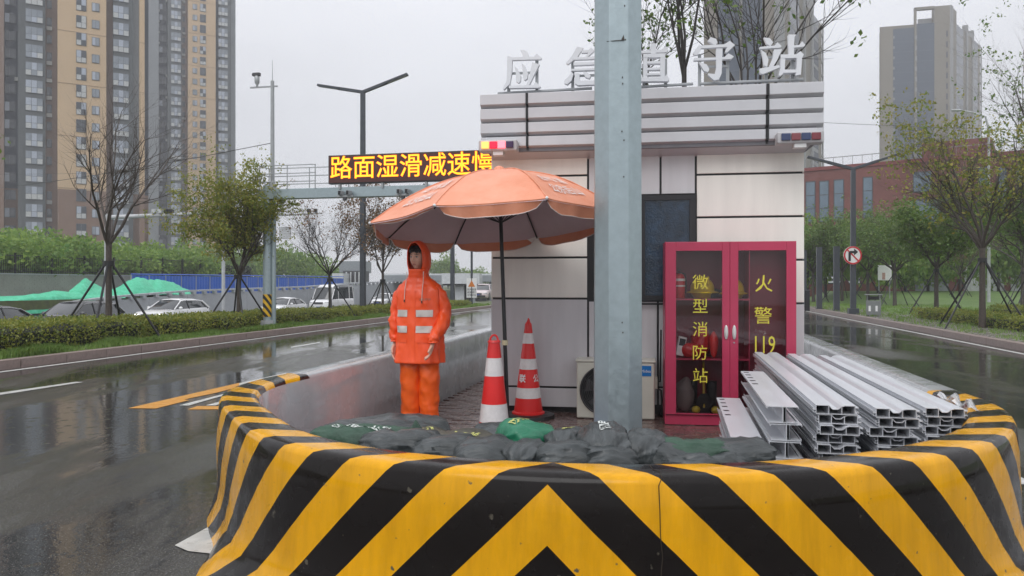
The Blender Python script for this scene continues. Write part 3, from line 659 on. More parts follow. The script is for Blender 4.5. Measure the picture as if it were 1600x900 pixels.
mb = MB(); mb.prism([(-.07,0),(.07,0),(.075,.13),(.03,.19),(-.03,.19),(-.075,.13)], lambda a,b,d: (a, d, b), -.003, .003); mb.obj('blade', BLACKM, r)
for k, px in enumerate((1086, 1117)):
    rr = empty('rubber_boot', cabw(cxl(px), .2, .1), 0, ('black rubber boot with a yellow toe beside the grey sack in the cabinet', 'black rubber boot with a yellow toe at the right of the cabinet bottom')[k], 'boot', 'boots in the cabinet')
    mb = MB(); mb.tube([(0,.03,0),(0,.03,.1),(0,.04,.3)], [.045,.045,.055], 14); mb.ell((0,-.05,.035),(.045,.1,.04),14,8); mb.obj('upper', BLACK, rr, smooth=60)
    MB().ell((0,-.12,.035),(.043,.04,.038),12,8).obj('toe', M('yellow_rubber', lin(200,180,60), .4), rr, smooth=60)
# ------------------------------------------------------------------ traffic cones
REDC = M('orange_red_cone', lin(226,42,40), .32, var=.08, scale=3); WHC = M('reflective_white_band', lin(228,224,222), .35, var=.1, scale=14, bump=.1)
def wrap_text(txt, size, cone_r, z0, ang0, mat, parent, name='lettering'):
    me = text_mesh(txt, size, 0, .002, name=name)
    for v in me.vertices:
        z = z0+v.co.y; rr = cone_r(z)+.0025; a = ang0+v.co.x/rr; v.co = (rr*math.cos(a), rr*math.sin(a), z)
    me.materials.append(mat); return link_mesh(name, me, parent)
def cone(name, loc, H, rb, rt, label, handle, bands, base_r):
    r = empty(name, loc, 0, label, 'traffic cone', 'traffic cones beside the umbrella pole')
    R = lambda z: rb+(rt-rb)*z/H
    zs = [0]+bands+[H]
    for i, (a, b) in enumerate(zip(zs, zs[1:])):
        rings = [[(q*math.cos(t), q*math.sin(t), z) for t in [2*math.pi*k/40 for k in range(40)]] for z, q in ((a+.001, R(a)), ((a+b)/2, R((a+b)/2)), (b, R(b)))]
        mb = MB(); mb.loft(rings, cap=True)
        if i % 2: mb.v = [(x*(1.012), y*1.012, z) for x, y, z in mb.v]
        mb.obj('white_band' if i % 2 else 'red_band', WHC if i % 2 else REDC, r, smooth=40)
    if handle:
        MB().tube([(.035*math.cos(a)*1.0, 0, H+.004+.05*math.sin(a)) for a in [math.pi*k/10 for k in range(11)]], .009, 8).obj('handle', REDC, r, smooth=60)
        mb = MB(); mb.tube([(0,0,H-.01),(0,0,H+.008)],[rt*1.2,rt*1.05],24); mb.obj('collar', REDC, r)
    else:
        mb = MB(); mb.tube([(0,0,H),(0,0,H+.02),(.003,0,H+.045),(-.002,0,H+.06)],[rt,.02,.012,.004],12); mb.obj('tip', REDC, r, smooth=60)
    mb = MB(); mb.tube([(0,0,-.012),(0,0,.004),(0,0,.012)],[rb*1.13,rb*1.12,rb*1.0],40); mb.obj('skirt', REDC, r)
    if base_r:
        mb = MB(); mb.tube([(0,0,-.075),(0,0,-.02),(0,0,-.012)],[base_r,base_r*.95,base_r*.8],32); mb.obj('rubber_base', BLACK, r)
        MB().box(-.08,-base_r*.85,-.05,.0,-base_r*.83,-.035).obj('tag_strip', M('orange_tag', lin(220,120,40), .4), r)
    return r
c1 = cone('traffic_cone', ((772-800)/F*6.86, 6.86, .06), .837, .146, .050, 'red and white traffic cone with a loop handle, nearest the sandbags', True, [.123,.283,.529,.689], 0)
MB().box(-.2,-.2,-.06,.2,.2,-.005).obj('rubber_base', BLACK, c1, bevel=.02)
s2 = 7.95
c2 = cone('traffic_cone.001', ((825.5-800)/F*s2, s2, .085), .911, .150, .034, 'taller red and white traffic cone with two white characters, against the hut wall', False, [.151,.257,.445,.553,.709,.815], .28)
c2.name = 'traffic_cone'
Rz = lambda z: .150+(.034-.150)*z/.911
wrap_text('联', .085, Rz, .35, R_(-90-38), WHITEP, c2); wrap_text('公', .085, Rz, .35, R_(-90+48), WHITEP, c2)

# ------------------------------------------------------------------ umbrella
def umbrella():
    cx, cy = -.17, 7.2
    ap = Vector((-.12, 7.2, 2.47)); base = Vector((-.035, 7.02, 0))
    root = empty('patio_umbrella', base, 0, 'big faded orange umbrella with a grey lining over the man in orange', 'umbrella')
    OR = M('faded_orange_canvas', lin(236,164,134), .5, var=.10, scale=3, bump=.6, bscale=9, trans=.04, hue2=lin(222,140,104))
    LN = M('grey_coated_lining', lin(222,206,212), .5, var=.08, scale=2, bump=.3, bscale=10, trans=.06)
    WL = M('white_print', lin(235,222,216), .5)
    loc = lambda p: Vector(p)-base
    def rim(th, R=1.17):
        x, y = R*math.cos(th), R*math.sin(th); return Vector((cx+x, cy+y, 1.972+.062*x-.085*y))
    TH = [R_(22.5+45*k) for k in range(8)]; tips = [rim(t) for t in TH]
    N = 14
    def surf(k, u, v, off=0.0):    # u across panel 0..1, v from apex 0 to rim 1
        a, b = tips[k], tips[(k+1) % 8]
        bulge = lambda t: t**.78*0
        def rib(t):
            p = ap.lerp(t, v); p.z += .11*math.sin(math.pi*min(v,1)**1.05)*1.0; return p
        pa, pb = rib(a), rib(b); p = pa.lerp(pb, u)
        sag = math.sin(math.pi*u)*v
        p.z -= sag*.012; c = Vector((cx, cy, p.z)); d = (p-c); d.z = 0
        p -= d.normalized()*sag*.02
        wr = mnoise.noise(Vector((k*7.3+u*2.2, v*9, 0)))*.012*v + math.sin(v*26+u*5+k*2)*.004*v*math.sin(math.pi*u)
        p.z += wr + off; return p
    for k in range(8):
        mb = MB(); rings = [[loc(surf(k, i/12, j/N)) for i in range(13)] for j in range(N+1)]
        mb.loft(rings, cap=False, closed=False); pan = mb.obj('canopy_panel', OR, root, smooth=50, recalc=False)
        # the piped edge along the rib
        mb = MB(); mb.tube([loc(surf(k, 0, j/N, .004)) for j in range(N+1)], .005, 5); mb.obj('seam', OR, pan)
        mb = MB(); rings = [[loc(surf(k, i/12, j/N, -.014)) for i in range(13)] for j in range(1, N+1)]
        mb.loft(rings, cap=False, closed=False); mb.obj('lining', LN, root, smooth=50, recalc=False)
        # valence flap with rounded corners
        mb = MB(); top = []; bot = []
        for i in range(17):
            u = .015+.97*i/16; p = surf(k, u, 1.0); q = (p-Vector((cx,cy,p.z))); q.z = 0; q.normalize()
            dpt = (.10 if k != 4 else .02)*min(1, (max(0, math.sin(math.pi*i/16)))**.38*1.15)+.006
            top.append(loc(p)); bot.append(loc(p+Vector((0,0,-dpt))+q*(.0+.022*math.sin(i*1.3+k)*.5)-q*.03))
        mid = [a.lerp(b, .5)+Vector((0,0,0)) for a, b in zip(top, bot)]
        mb.loft([top, mid, bot], cap=False, closed=False); mb.obj('valence', OR, root, smooth=60, recalc=False)
        mb = MB(); mb.tube(bot, .004, 5); mb.obj('hem', WL, root)
        mb = MB(); mb.tube([loc(surf(k, 0, j/6, -.026)) for j in range(1, 7)], .007, 6); mb.obj('rib', BLACKM, root)
        tgt = surf(k, 0, .55, -.03); hub = base.lerp(ap, .80)
        MB().cyl(loc(hub), loc(tgt), .005, n=6).obj('strut', BLACKM, root)
        MB().ell(loc(surf(k,0,1.0)), (.013,.013,.013), 8, 6).obj('rib_tip', WHITEP, root)
    for k in (5, 7, 6, 4, 3):   # printed words on the panels
        if k not in (4, 6): continue
        for row, (txt, vv) in enumerate((('后海陈酒', .66), ('公宗后山', .83))):
            me = text_mesh(txt, 1.0, 0, .012, name='print')
            bm = bmesh.new(); bm.from_mesh(me); bmesh.ops.triangulate(bm, faces=bm.faces); bmesh.ops.subdivide_edges(bm, edges=[e for e in bm.edges if e.calc_length() > .2], cuts=2); bm.to_mesh(me); bm.free()
            for v in me.vertices:
                sgn = 1
                u = .5 + v.co.x*.135; w_ = vv - v.co.y*.13
                v.co = loc(surf(k, u, w_, .012))
            me.materials.append(WL); link_mesh('print', me, root)
    hub = MB(); hub.tube([loc(ap)+Vector((0,0,-.06)), loc(ap)+Vector((0,0,.0)), loc(ap)+Vector((0,0,.03)), loc(ap)+Vector((0,0,.045))], [.02,.06,.045,.01], 16); hub.obj('finial', OR, root, smooth=40)
    MB().cyl(loc(base+Vector((0,0,.02))), loc(ap-Vector((0,0,.03))), .019, .017, n=12).obj('pole', BLACKM, root, smooth=50)
    q = base.lerp(ap, .352); MB().cyl(loc(q)-Vector((0,0,.025)), loc(q)+Vector((0,0,.02)), .028, n=12).obj('pole_collar', M('ivory_plastic', lin(215,205,170), .4), root)
    MB().tube([(0,0,.03),(0,0,.06),(0,0,.10)],[.16,.15,.03],24).obj('foot', BLACK, root, smooth=40)
umbrella()

# ------------------------------------------------------------------ sandbags
GB = M('dark_grey_woven_bag', lin(72,77,78), .40, var=.3, scale=9, bump=1.0, bscale=22, rvar=.12, hue2=lin(34,38,38), stretch=(.5,2.2,1))
GG = M('green_woven_bag', lin(30,118,86), .42, var=.2, scale=6, bump=.9, bscale=22, rvar=.1, stretch=(.5,2.2,1))
GD = M('dark_green_net', lin(52,84,66), .6, var=.25, scale=5, bump=.6, bscale=60)
OLV = M('olive_grey_woven_bag', lin(84,80,66), .5, var=.3, scale=8, bump=1.0, bscale=22, stretch=(.5,2.2,1))
INKY = M('yellow_green_ink', lin(190,190,110), .6); INKW = M('white_ink', lin(205,210,205), .6)
def bag_mesh(seed, L=.62, W_=.40, H=.17, tied=False):
    mb = MB(); nu, nv = 36, 22; rings = []
    for j in range(nv+1):
        s_ = -1+2*j/nv; x = s_*L/2
        e = max(1e-3, 1-abs(s_)**(3.2 if not (tied and s_ > 0) else 1.9))**.42
        ring = []
        for k in range(nu):
            a = 2*math.pi*k/nu; c, s = math.cos(a), math.sin(a)
            y = W_/2*e*(abs(c)**.85)*(1 if c > 0 else -1); z = H/2*e*(abs(s)**.8)*(1 if s > 0 else -1)
            n1 = mnoise.noise(Vector((x*5+seed*5, y*5, z*5)))*.030; n2 = mnoise.noise(Vector((x*14+seed, y*18, z*14)))*.012
            fold = .013*math.sin(a*11+seed*2+x*9)*abs(s_)**1.6 + .017*(1-abs(mnoise.noise(Vector((x*9+seed,y*22,z*20))))*3) - .010
            q = 1+(n1+n2+fold)/max(.06, math.hypot(y, z)+.03)
            ring.append((x+n2, y*q, z*q))
        rings.append(ring)
    mb.loft(rings)
    return mb
def make_bag(name, loc, rz, seed, mat, label, text=None, ink=None, L=.62, W_=.40, H=.19, tilt=(0,0), tsize=.085, tied=False, trot=0, toff=(0,0), group='sandbags piled along the barrier'):
    mb = bag_mesh(seed, L, W_, H, tied)
    r = empty(name, loc, 0, label, 'sandbag', group); r.rotation_euler = (tilt[0], tilt[1], rz)
    me = mb.mesh('sack', mat, 80); o = link_mesh('sack', me, r)
    if tied:
        MB().tube([(L/2*.80+.0, .05*math.cos(a), .05*math.sin(a)) for a in [2*math.pi*k/12 for k in range(13)]], .012, 6).obj('tie', M('lime_cord', lin(190,235,60), .5), r)
        mb2 = MB(); mb2.tube([(L/2*.8,0,.0),(L/2*.95,.0,.02),(L/2*1.08,.02,.045)],[.03,.05,.075],10); mb2.obj('neck', mat, r, smooth=60)
    if text:
        bvh = BVHTree.FromObject(o, bpy.context.evaluated_depsgraph_get()) if False else BVHTree.FromPolygons([v.co.copy() for v in me.vertices], [tuple(p.vertices) for p in me.polygons])
        tm = text_mesh(text, tsize, 0, .0015, name='lettering')
        bm = bmesh.new(); bm.from_mesh(tm); bmesh.ops.triangulate(bm, faces=bm.faces); bmesh.ops.subdivide_edges(bm, edges=[e for e in bm.edges if e.calc_length() > .012], cuts=3); bm.to_mesh(tm); bm.free()
        Rm = Matrix.Rotation(trot, 3, 'Z')
        for v in tm.vertices:
            p = Rm @ v.co; hit = bvh.ray_cast(Vector((p.x+toff[0], p.y+toff[1], 1)), Vector((0,0,-1)))
            if hit[0] is not None: v.co = hit[0]+hit[1]*.004
            else: v.co = (p.x+toff[0], p.y+toff[1], 0)
        tm.materials.append(ink or INKY); link_mesh('lettering', tm, r)
    return r
def bagpos(px, py, z): p = G(px, py, z); return Vector((p.x, p.y, z))
TXT = '防汛专用沙袋'
# seen bags: pixel of centre of upper surface, height of that surface, heading, length, width, height
B_ = [
 ('dark flattened sandbag at the far left end of the pile', 600, 656, .60, R_(-8), GB, None, None, .80,.42,.17, False, 0),
 ('green sandbag with white lettering and a lime tie, left end of the pile', 566, 668, .655, R_(-14), GD, '防汛专用沙袋', INKW, .62,.26,.15, True, R_(180)),
 ('grey sandbag with yellow lettering at the feet of the man in orange', 664, 668, .64, R_(18), OLV, '防汛', INKY, .34,.30,.17, False, R_(0)),
 ('brownish sandbag with faded yellow lettering, right of the man\'s feet', 728, 680, .63, R_(-12), OLV, '沙袋专', INKY, .40,.32,.16, False, R_(170)),
 ('plain grey sandbag just below the base of the nearer traffic cone', 782, 680, .59, R_(30), GB, None, None, .30,.26,.15, False, 0),
 ('bright green sandbag with yellow lettering in the middle of the pile', 824, 676, .68, R_(22), GG, '防汛专用', INKY, .30,.28,.17, False, R_(20)),
 ('grey sandbag with yellow lettering right of the bright green one', 888, 686, .655, R_(72), GB, '专用', INKY, .34,.235,.17, False, R_(0)),
 ('large bluish grey sandbag with white lettering against the steel pole', 944, 679, .70, R_(86), GB, '防汛专用', INKW, .44,.26,.20, False, R_(0)),
 ('crumpled grey sandbag right of the large one, beside the steel pole', 1000, 690, .64, R_(66), GB, None, None, .38,.25,.2, False, 0),
 ('long dark grey sandbag in front, at the left of the pile', 628, 689, .63, R_(-14), GB, None, None, .44,.26,.16, False, 0),
 ('dark grey sandbag in front, below the brownish one', 694, 697, .635, R_(-10), GB, None, None, .32,.26,.17, False, 0),
 ('humped grey sandbag in front, left of the middle', 758, 701, .65, R_(8), GB, None, None, .30,.27,.19, False, 0),
 ('knotted grey sandbag below the bright green one', 822, 706, .64, R_(60), GB, None, None, .26,.21,.17, False, 0),
 ('smooth grey sandbag in front, below the lettered one', 884, 711, .645, R_(4), GB, None, None, .28,.22,.16, False, 0),
 ('grey sandbag in front of the large lettered one', 950, 716, .635, R_(12), GB, None, None, .27,.2,.15, False, 0),
 ('low dark sandbag in front, right of the steel pole', 1030, 708, .60, R_(-30), GB, None, None, .36,.26,.16, False, 0),
 ('green and grey empty sandbag lying flat before the aluminium beams', 1078, 706, .605, R_(-5), GD, None, None, .44,.26,.12, False, 0),
 ('thin grey net bag draped towards the aluminium beams', 1142, 708, .60, R_(8), GB, None, None, .42,.30,.11, False, 0),
 ('dull sandbag pressed against the barrier at the right end', 1100, 724, .575, R_(0), GB, None, None, .44,.2,.12, False, 0),
]
for i, (lab, px, py, z, rz, mat, tx, ink, L_, W_, H_, tied, trot) in enumerate(B_):
    p = bagpos(px, py, z); z += (.055 if i > 3 else -.01 if i == 2 else .01); make_bag('sandbag', (p.x, p.y, z-H_/2), rz, i+1, mat, lab, tx, ink, L_, W_, H_, (random.uniform(-.06,.06)+.05, random.uniform(-.05,.05)), tied=tied, trot=trot, tsize=.054)
# the rows below that carry them
for row, z in enumerate((.09, .25, .40)):
    for i in range(9):
        px = 520+i*74+row*10; Y = 3.75 if i > 1 else 4.0
        Y = [4.35,4.0,3.78,3.66,3.62,3.6,3.6,3.62,3.7][i]; X = (px-800)/F*Y*1.08
        if row == 0 and i == 0:
            proto = make_bag('sandbag', (X, Y, z), 0, 31, GB, 'dark sandbag buried in the bottom row of the pile, first from the left', L=.62, W_=.95, H=.19, group='lower sandbags of the pile'); continue
        o = copy_tree(proto); o.location = (X, Y, z); o.rotation_euler = (0, 0, random.uniform(-.12,.12)); o['label'] = 'dark sandbag buried in the %s row of the pile, %s from the left' % (('bottom','second','third')[row], ORD[i])
    
# blue bag behind the bright green one
bp = G(818, 672, .0); 
ob = fabric_blob('blue_bag', 'bag', 'crumpled blue plastic bag between the nearer traffic cone and the bright green sandbag', (.085, 6.35, 0), (.16,.13,.13), M('blue_plastic_sheet', lin(28,92,185), .3, var=.15, bump=.6, bscale=12), 4)

# ------------------------------------------------------------------ aluminium flood planks
def plank_mesh():
    mb = MB(); L = 3.1; w = .205; h = .0475; t = .003
    def seg(x0, z0, x1, z1, tt=t):
        d = Vector((x1-x0, 0, z1-z0)).normalized(); n = Vector((-d.z, 0, d.x))*tt/2
        a, b, c, e = (Vector((x0,0,z0))+n, Vector((x1,0,z1))+n, Vector((x1,0,z1))-n, Vector((x0,0,z0))-n)
        mb.add([a, b, c, e]+[q+Vector((0,L,0)) for q in (a,b,c,e)], [(0,1,2,3),(7,6,5,4),(0,4,5,1),(1,5,6,2),(2,6,7,3),(3,7,4,0)])
    seg(.012,.0015,w-.008,.0015); seg(.012,h-.003,.075,h-.003); seg(.0135,.003,.0135,h-.004); seg(.0735,.003,.0735,h-.004)
    seg(.075,h-.004,.092,h-.0225); seg(.091,h-.022,.118,h-.0215); seg(.117,h-.022,.134,h-.008); seg(.133,h-.008,.150,h-.003); seg(.149,h-.003,w-.006,h-.003)
    seg(.1345,.003,.1345,h-.008); seg(w-.0095,.003,w-.0095,h-.004)
    seg(.0,.010,.012,.010); seg(.0,.010,.0,.018); seg(.0,.022,.012,.022); seg(.0,.022,.0,.034); 
    seg(w-.009,.012,w+.006,.012); seg(w+.006,.008,w+.006,.016); seg(w-.009,.036,w+.006,.036); seg(w+.006,.032,w+.006,.040)
    return mb.mesh('flood_plank', ALU)
PM = plank_mesh(); BYAW = -R_(12.1)
stacks = [('the tallest left plank stack', 1273, 635, 3.85, .80, 0), ('the middle plank stack', 1363, 643, 3.83, .79, 1), ('the right plank stack', 1444, 643, 4.02, .755, 2)]
for lab, px, py, Y, ztop, si in stacks:
    x = (px-800)/F*Y; n = int((ztop)/.0485); rnd = random.Random(si+3)
    for k in range(n):
        z = ztop-.0475-k*.0485; jog = rnd.uniform(-.012,.012) + (.012 if k % 2 else 0) - (.02 if (si == 1 and k == 2) else 0)
        side = rnd.uniform(-.03,.03)
        o = link_mesh('flood_plank', PM, None, (x+jog*.98, Y+side, z), (0,0,BYAW))
        which = 'top' if k == 0 else ORD[k]+' from the top'
        tag(o, 'silver aluminium flood plank, %s of %s' % (which, lab), 'plank', 'stacked aluminium flood planks')
# clear wrap round the end of the right hand stack
wr = MB(); w0 = Vector(((1512-800)/F*4.0, 4.0, .70))
rings = []
for j in range(9):
    ring = []
    for k in range(18):
        a = 2*math.pi*k/18; q = .045+.018*math.sin(a*3+j*1.7)
        ring.append((q*math.cos(a), j*.06+.01*math.sin(a*4), q*math.sin(a)*1.5))
    rings.append(ring)
wr.loft(rings, cap=False); wo2 = wr.obj('plastic_wrap', GLASS('clear_plastic_wrap', (.93,.94,.95,1), rough=.25, refl=.8), None, (w0.x+.05, w0.y, w0.z), (0,0,BYAW), smooth=60)
tag(wo2, 'crumpled clear plastic wrap at the right end of the plank stacks', 'plastic wrap')
def ibeam(L):
    mb = MB(); w = .155; h = .085; t = .004
    mb.box(0,0,h-t,w,L,h); mb.box(.004,0,0,w-.004,L,t); mb.box(w*.5,0,t,w*.5+t,L,h-t); mb.box(w*.5+.014,0,t,w*.5+.018,L,h-t,1)
    mb.box(0,0,h-.012,t,L,h-t); mb.box(w-t,0,h-.012,w,L,h-t); mb.box(.004,0,t,.008,L,.012); mb.box(w-.008,0,t,w-.004,L,.012)
    return mb.mesh('beam', [ALU, ALUD])
def beam_stack(lab, px, Y, ztop, L, n, step):
    me = ibeam(L); x = (px-800)/F*Y
    for k in range(n):
        z = ztop-.085-k*step
        if z < 0: break
        r = empty('flanged_beam', (x+(.012 if k % 2 else 0)+k*.004, Y+random.uniform(-.02,.02), z), BYAW, 'silver flanged aluminium beam, %s of %s' % ('top' if k == 0 else ORD[k]+' from the top', lab), 'beam', 'short flanged aluminium beams')
        link_mesh('profile', me, r)
        if k == 0:
            hm = MB().box(-.016,-.016,-.0015,.016,.016,.0012).mesh('slot', BLACKM)
            for j in range(5): link_mesh('slot', hm, r, (.03, L-.08-j*.16, .0855), (0,0,R_(8)))
beam_stack('the higher short stack beside the planks', 1199, 3.9, .783, 1.62, 8, .089)
beam_stack('the lower short stack nearest the steel pole', 1143, 3.95, .614, 1.42, 6, .089)
# ------------------------------------------------------------------ the man in orange
def person():
    root = empty('person', (-.855, 7.1, .03), R_(-14), 'young man standing in an orange hooded raincoat and trousers with silver stripes', 'person'); root.scale = (.94, .94, 1)
    SKIN = M('skin', lin(218,170,148), .5, var=.06, scale=20); LIP = M('lips', lin(190,122,112), .5); BROW = M('eyebrow', (.02,.015,.012,1), .7); EYEW = M('eye_white', (.6,.57,.55,1), .3); EYED = M('iris', (.012,.008,.006,1), .2)
    HAIR = M('black_hair', (.012,.010,.010,1), .45, bump=.6, bscale=120, stretch=(1,1,.1))
    RAIN = M('orange_rainwear', (.95,.105,.02,1), .34, var=.05, scale=3, bump=.8, bscale=7, hue2=(.88,.085,.015,1), spec=.5, stretch=(1,1,.45))
    RAINP = M('orange_rain_trousers', (.92,.145,.016,1), .36, var=.05, scale=3, bump=.8, bscale=7, hue2=lin(236,86,16), stretch=(1,1,.4))
    SILV = M('silver_reflective_tape', lin(212,205,198), .35, .2, var=.08, scale=18)
    HC = Vector((-.006, -.018, 1.615)); HR = Matrix.Rotation(R_(-10), 4, 'Z')   # face turned to his right
    # --- body skeleton, one skin
    J = {}; E = []; hands = []
    def j(n, p, r, parent=None): 
        J[n] = (Vector(p), r); 
        if parent: E.append((parent, n))
    j('pelvis',(0,0,.94),.13); j('waist',(0,.0,1.08),.12,'pelvis'); j('chest',(0,.01,1.27),.13,'waist'); j('neckb',(0,.01,1.42),.065,'chest'); j('neckt',(-.002,-.005,1.53),.055,'neckb')
    for s, n in ((-1,'r'),(1,'l')):
        j('hip'+n,(s*.09,0,.88),.09,'pelvis'); j('knee'+n,(s*.095,-.01,.48),.06,'hip'+n); j('ank'+n,(s*.10,.02,.09),.042,'knee'+n); j('toe'+n,(s*.12,-.15,.03),.033,'ank'+n)
        j('sho'+n,(s*.175,.01,1.36),.06,'chest'); j('elb'+n,(s*.245,.03,1.09),.043,'sho'+n)
        if s > 0: wr, hd = (.200,-.175,.845), (.188,-.195,.775)
        else: wr, hd = (-.25,-.02,.83), (-.248,-.03,.775)
        j('wri'+n,wr,.030,'elb'+n); hands.append((s, Vector(wr), Vector(hd)))
    names = list(J); idx = {n: i for i, n in enumerate(names)}
    me = bpy.data.meshes.new('body'); me.from_pydata([J[n][0] for n in names], [(idx[a], idx[b]) for a, b in E], [])
    ob = bpy.data.objects.new('body', me); COL.objects.link(ob)
    sk = ob.modifiers.new('skin', 'SKIN'); sk.use_smooth_shade = True
    me.skin_vertices.new() if not me.skin_vertices else None
    for n in names: me.skin_vertices[0].data[idx[n]].radius = (J[n][1], J[n][1])
    me.skin_vertices[0].data[idx['pelvis']].use_root = True
    ss = ob.modifiers.new('sub', 'SUBSURF'); ss.levels = 2; ss.render_levels = 2
    bpy.context.view_layer.update(); bm_me = bpy.data.meshes.new_from_object(ob.evaluated_get(bpy.context.evaluated_depsgraph_get())); bpy.data.objects.remove(ob)
    # --- head: displaced ellipsoid with brow, nose, sockets, lips, chin
    def g(p, c, s): d = [(p[i]-c[i])/s[i] for i in range(3)]; return math.exp(-.5*sum(x*x for x in d))
    hv = MB(); NU, NV = 72, 60; rings = []
    for jv in range(NV+1):
        a = -math.pi/2+math.pi*jv/NV; ca = max(math.cos(a), 1e-3); ring = []
        for k in range(NU):
            t = 2*math.pi*k/NU; x, y, z = .074*ca*math.cos(t), .092*ca*math.sin(t), .112*math.sin(a)
            jaw = max(0, min(1, (-z-.01)/.09)); x *= 1-.36*jaw**1.4; y *= 1-.12*jaw if y > 0 else 1
            y += (.028*jaw if y > 0 else .0)*-1
            P = (x, y, z); f = 0
            f += .026*g(P,(0,-.095,-.022),(.011,.03,.014)); f += .013*g(P,(0,-.09,.005),(.008,.03,.022)); f += .006*g((abs(x),y,z),(.014,-.085,-.028),(.007,.03,.007))
            f -= .010*g((abs(x),y,z),(.031,-.08,.012),(.016,.03,.011)); f += .006*g((abs(x),y,z),(.028,-.085,.034),(.022,.03,.007))
            f += .007*g(P,(0,-.09,-.050),(.020,.03,.0055)); f += .0075*g(P,(0,-.09,-.0615),(.018,.03,.0055)); f -= .003*g(P,(0,-.09,-.0558),(.024,.03,.0022))
            f += .009*g(P,(0,-.08,-.090),(.018,.04,.012)); f += .004*g((abs(x),y,z),(.045,-.06,-.02),(.018,.04,.018)); f -= .004*g(P,(0,-.09,-.074),(.02,.03,.005))
            ring.append((x*(1+f*.6), y-f, z))
        rings.append(ring)
    hv.loft(rings)
    for s in (-1, 1):
        ear = MB(); ear.ell((s*.076,.012,.0),(.010,.020,.032),12,10); hv.add(ear.v, ear.f)
    hn = MB()
    for s_, w, h in hands:
        dn = (h-w).normalized(); side = Vector((.35*s_,-1,0)).normalized(); side = (side-dn*side.dot(dn)).normalized(); nn = dn.cross(side)*s_
        if nn.x*s_ < 0: nn = -nn                     # nn points away from the body: back of the hand
        rings = []
        for q, (wd, th) in ((-.03,(.024,.021)),(0,(.026,.020)),(.03,(.036,.019)),(.06,(.043,.018)),(.085,(.044,.016)),(.10,(.038,.013))):
            rings.append([w+dn*q+side*wd*math.cos(t)+nn*th*math.sin(t) for t in [2*math.pi*k/16 for k in range(16)]])
        hn.loft(rings)
        for q, (off, ln) in enumerate(((.032,.072),(.011,.080),(-.011,.075),(-.032,.060))):
            p0 = w+dn*.085+side*off; p1 = p0+dn*ln*.42-nn*.004; p2 = p1+dn*ln*.33-nn*(.012+.003*q); p3 = p2+dn*ln*.22-nn*.014
            hn.tube([p0, p1, p2, p3, p3+dn*.004-nn*.004], [.0115,.0105,.0095,.0082,.004], 10)
        p0 = w+dn*.035+side*.030-nn*.004; p1 = p0+dn*.030+side*.022-nn*.008; p2 = p1+dn*.030+side*.004-nn*.008
        hn.tube([p0-side*.01, p0, p1, p2, p2+dn*.008], [.014,.0155,.0125,.0105,.005], 10)
    X = Matrix.Translation(HC) @ HR @ Matrix.Rotation(R_(2), 4, 'X')
    bm = bmesh.new(); bm.from_mesh(bm_me)
    tm = bpy.data.meshes.new('t'); tm.from_pydata([X @ Vector(v) for v in hv.v], [], hv.f); bm.from_mesh(tm); t2 = bpy.data.meshes.new('t2'); t2.from_pydata([tuple(v) for v in hn.v], [], hn.f); bm.from_mesh(t2); bmesh.ops.recalc_face_normals(bm, faces=bm.faces)
    out = bpy.data.meshes.new('body'); bm.to_mesh(out); bm.free()
    ob = bpy.data.objects.new('body', out); COL.objects.link(ob)
    rm = ob.modifiers.new('remesh', 'REMESH'); rm.mode = 'VOXEL'; rm.voxel_size = .0036; rm.use_smooth_shade = True
    bpy.context.view_layer.update(); fin = bpy.data.meshes.new_from_object(ob.evaluated_get(bpy.context.evaluated_depsgraph_get())); bpy.data.objects.remove(ob)
    fin.name = 'body'; fin.materials.clear()
    for m in (SKIN, LIP, BROW): fin.materials.append(m)
    Xi = X.inverted(); mi = []
    for p in fin.polygons:
        c = Xi @ p.center; k = 0
        if p.center.z > 1.5 and c.y < -.06:
            if abs(c.x) < .021*(1-((c.z+.0555)/.010)**2) and abs(c.z+.0555) < .008: k = 1
            ax = abs(c.x)
            if .012 < ax < .048 and abs(c.z-(.031+.004*math.sin((ax-.012)/.036*math.pi))) < .0022: k = 2
        mi.append(k)
    fin.polygons.foreach_set('material_index', mi); fin.polygons.foreach_set('use_smooth', [True]*len(mi)); fin.update()
    body = link_mesh('body', fin, root)
    for s in (-1, 1):
        e = MB(); e.ell((s*.031,-.0775,.0115),(.0125,.0085,.0065),14,10,0,X); e.obj('eye', EYEW, root, smooth=60)
        e = MB(); e.ell((s*.030,-.0845,.0115),(.0042,.0030,.0048),12,8,0,X); e.obj('pupil', EYED, root, smooth=60)
        e = MB(); e.tube([X @ Vector((s*(.031+.0145*math.cos(a)), -.0835-.003*math.sin(a)+.004*abs(math.cos(a)), .0125+.0062*math.sin(a))) for a in [math.pi*i/8 for i in range(9)]], .0010, 5); e.obj('eyelid', BROW, root)
    # --- hair cap and fringe
    h = MB(); rings = []
    for jv in range(13):
        a = math.pi*.5*jv/12*1.15 - .15*math.pi/2; ca = max(math.cos(a), 1e-3)
        rings.append([(.079*ca*math.cos(t), .005+.097*ca*math.sin(t), .018+.103*math.sin(a)) for t in [2*math.pi*k/40 for k in range(40)]])
    rings = [[(x*(1 if z > .062 or y > -.02 else .86), y*(1 if z > .062 or y > -.02 else .80), z) for x, y, z in r] for r in rings]
    h.loft([[X @ Vector(p) for p in r] for r in rings]); ho = h.obj('hair', HAIR, root, smooth=60)
    rnd = random.Random(5); st = MB()
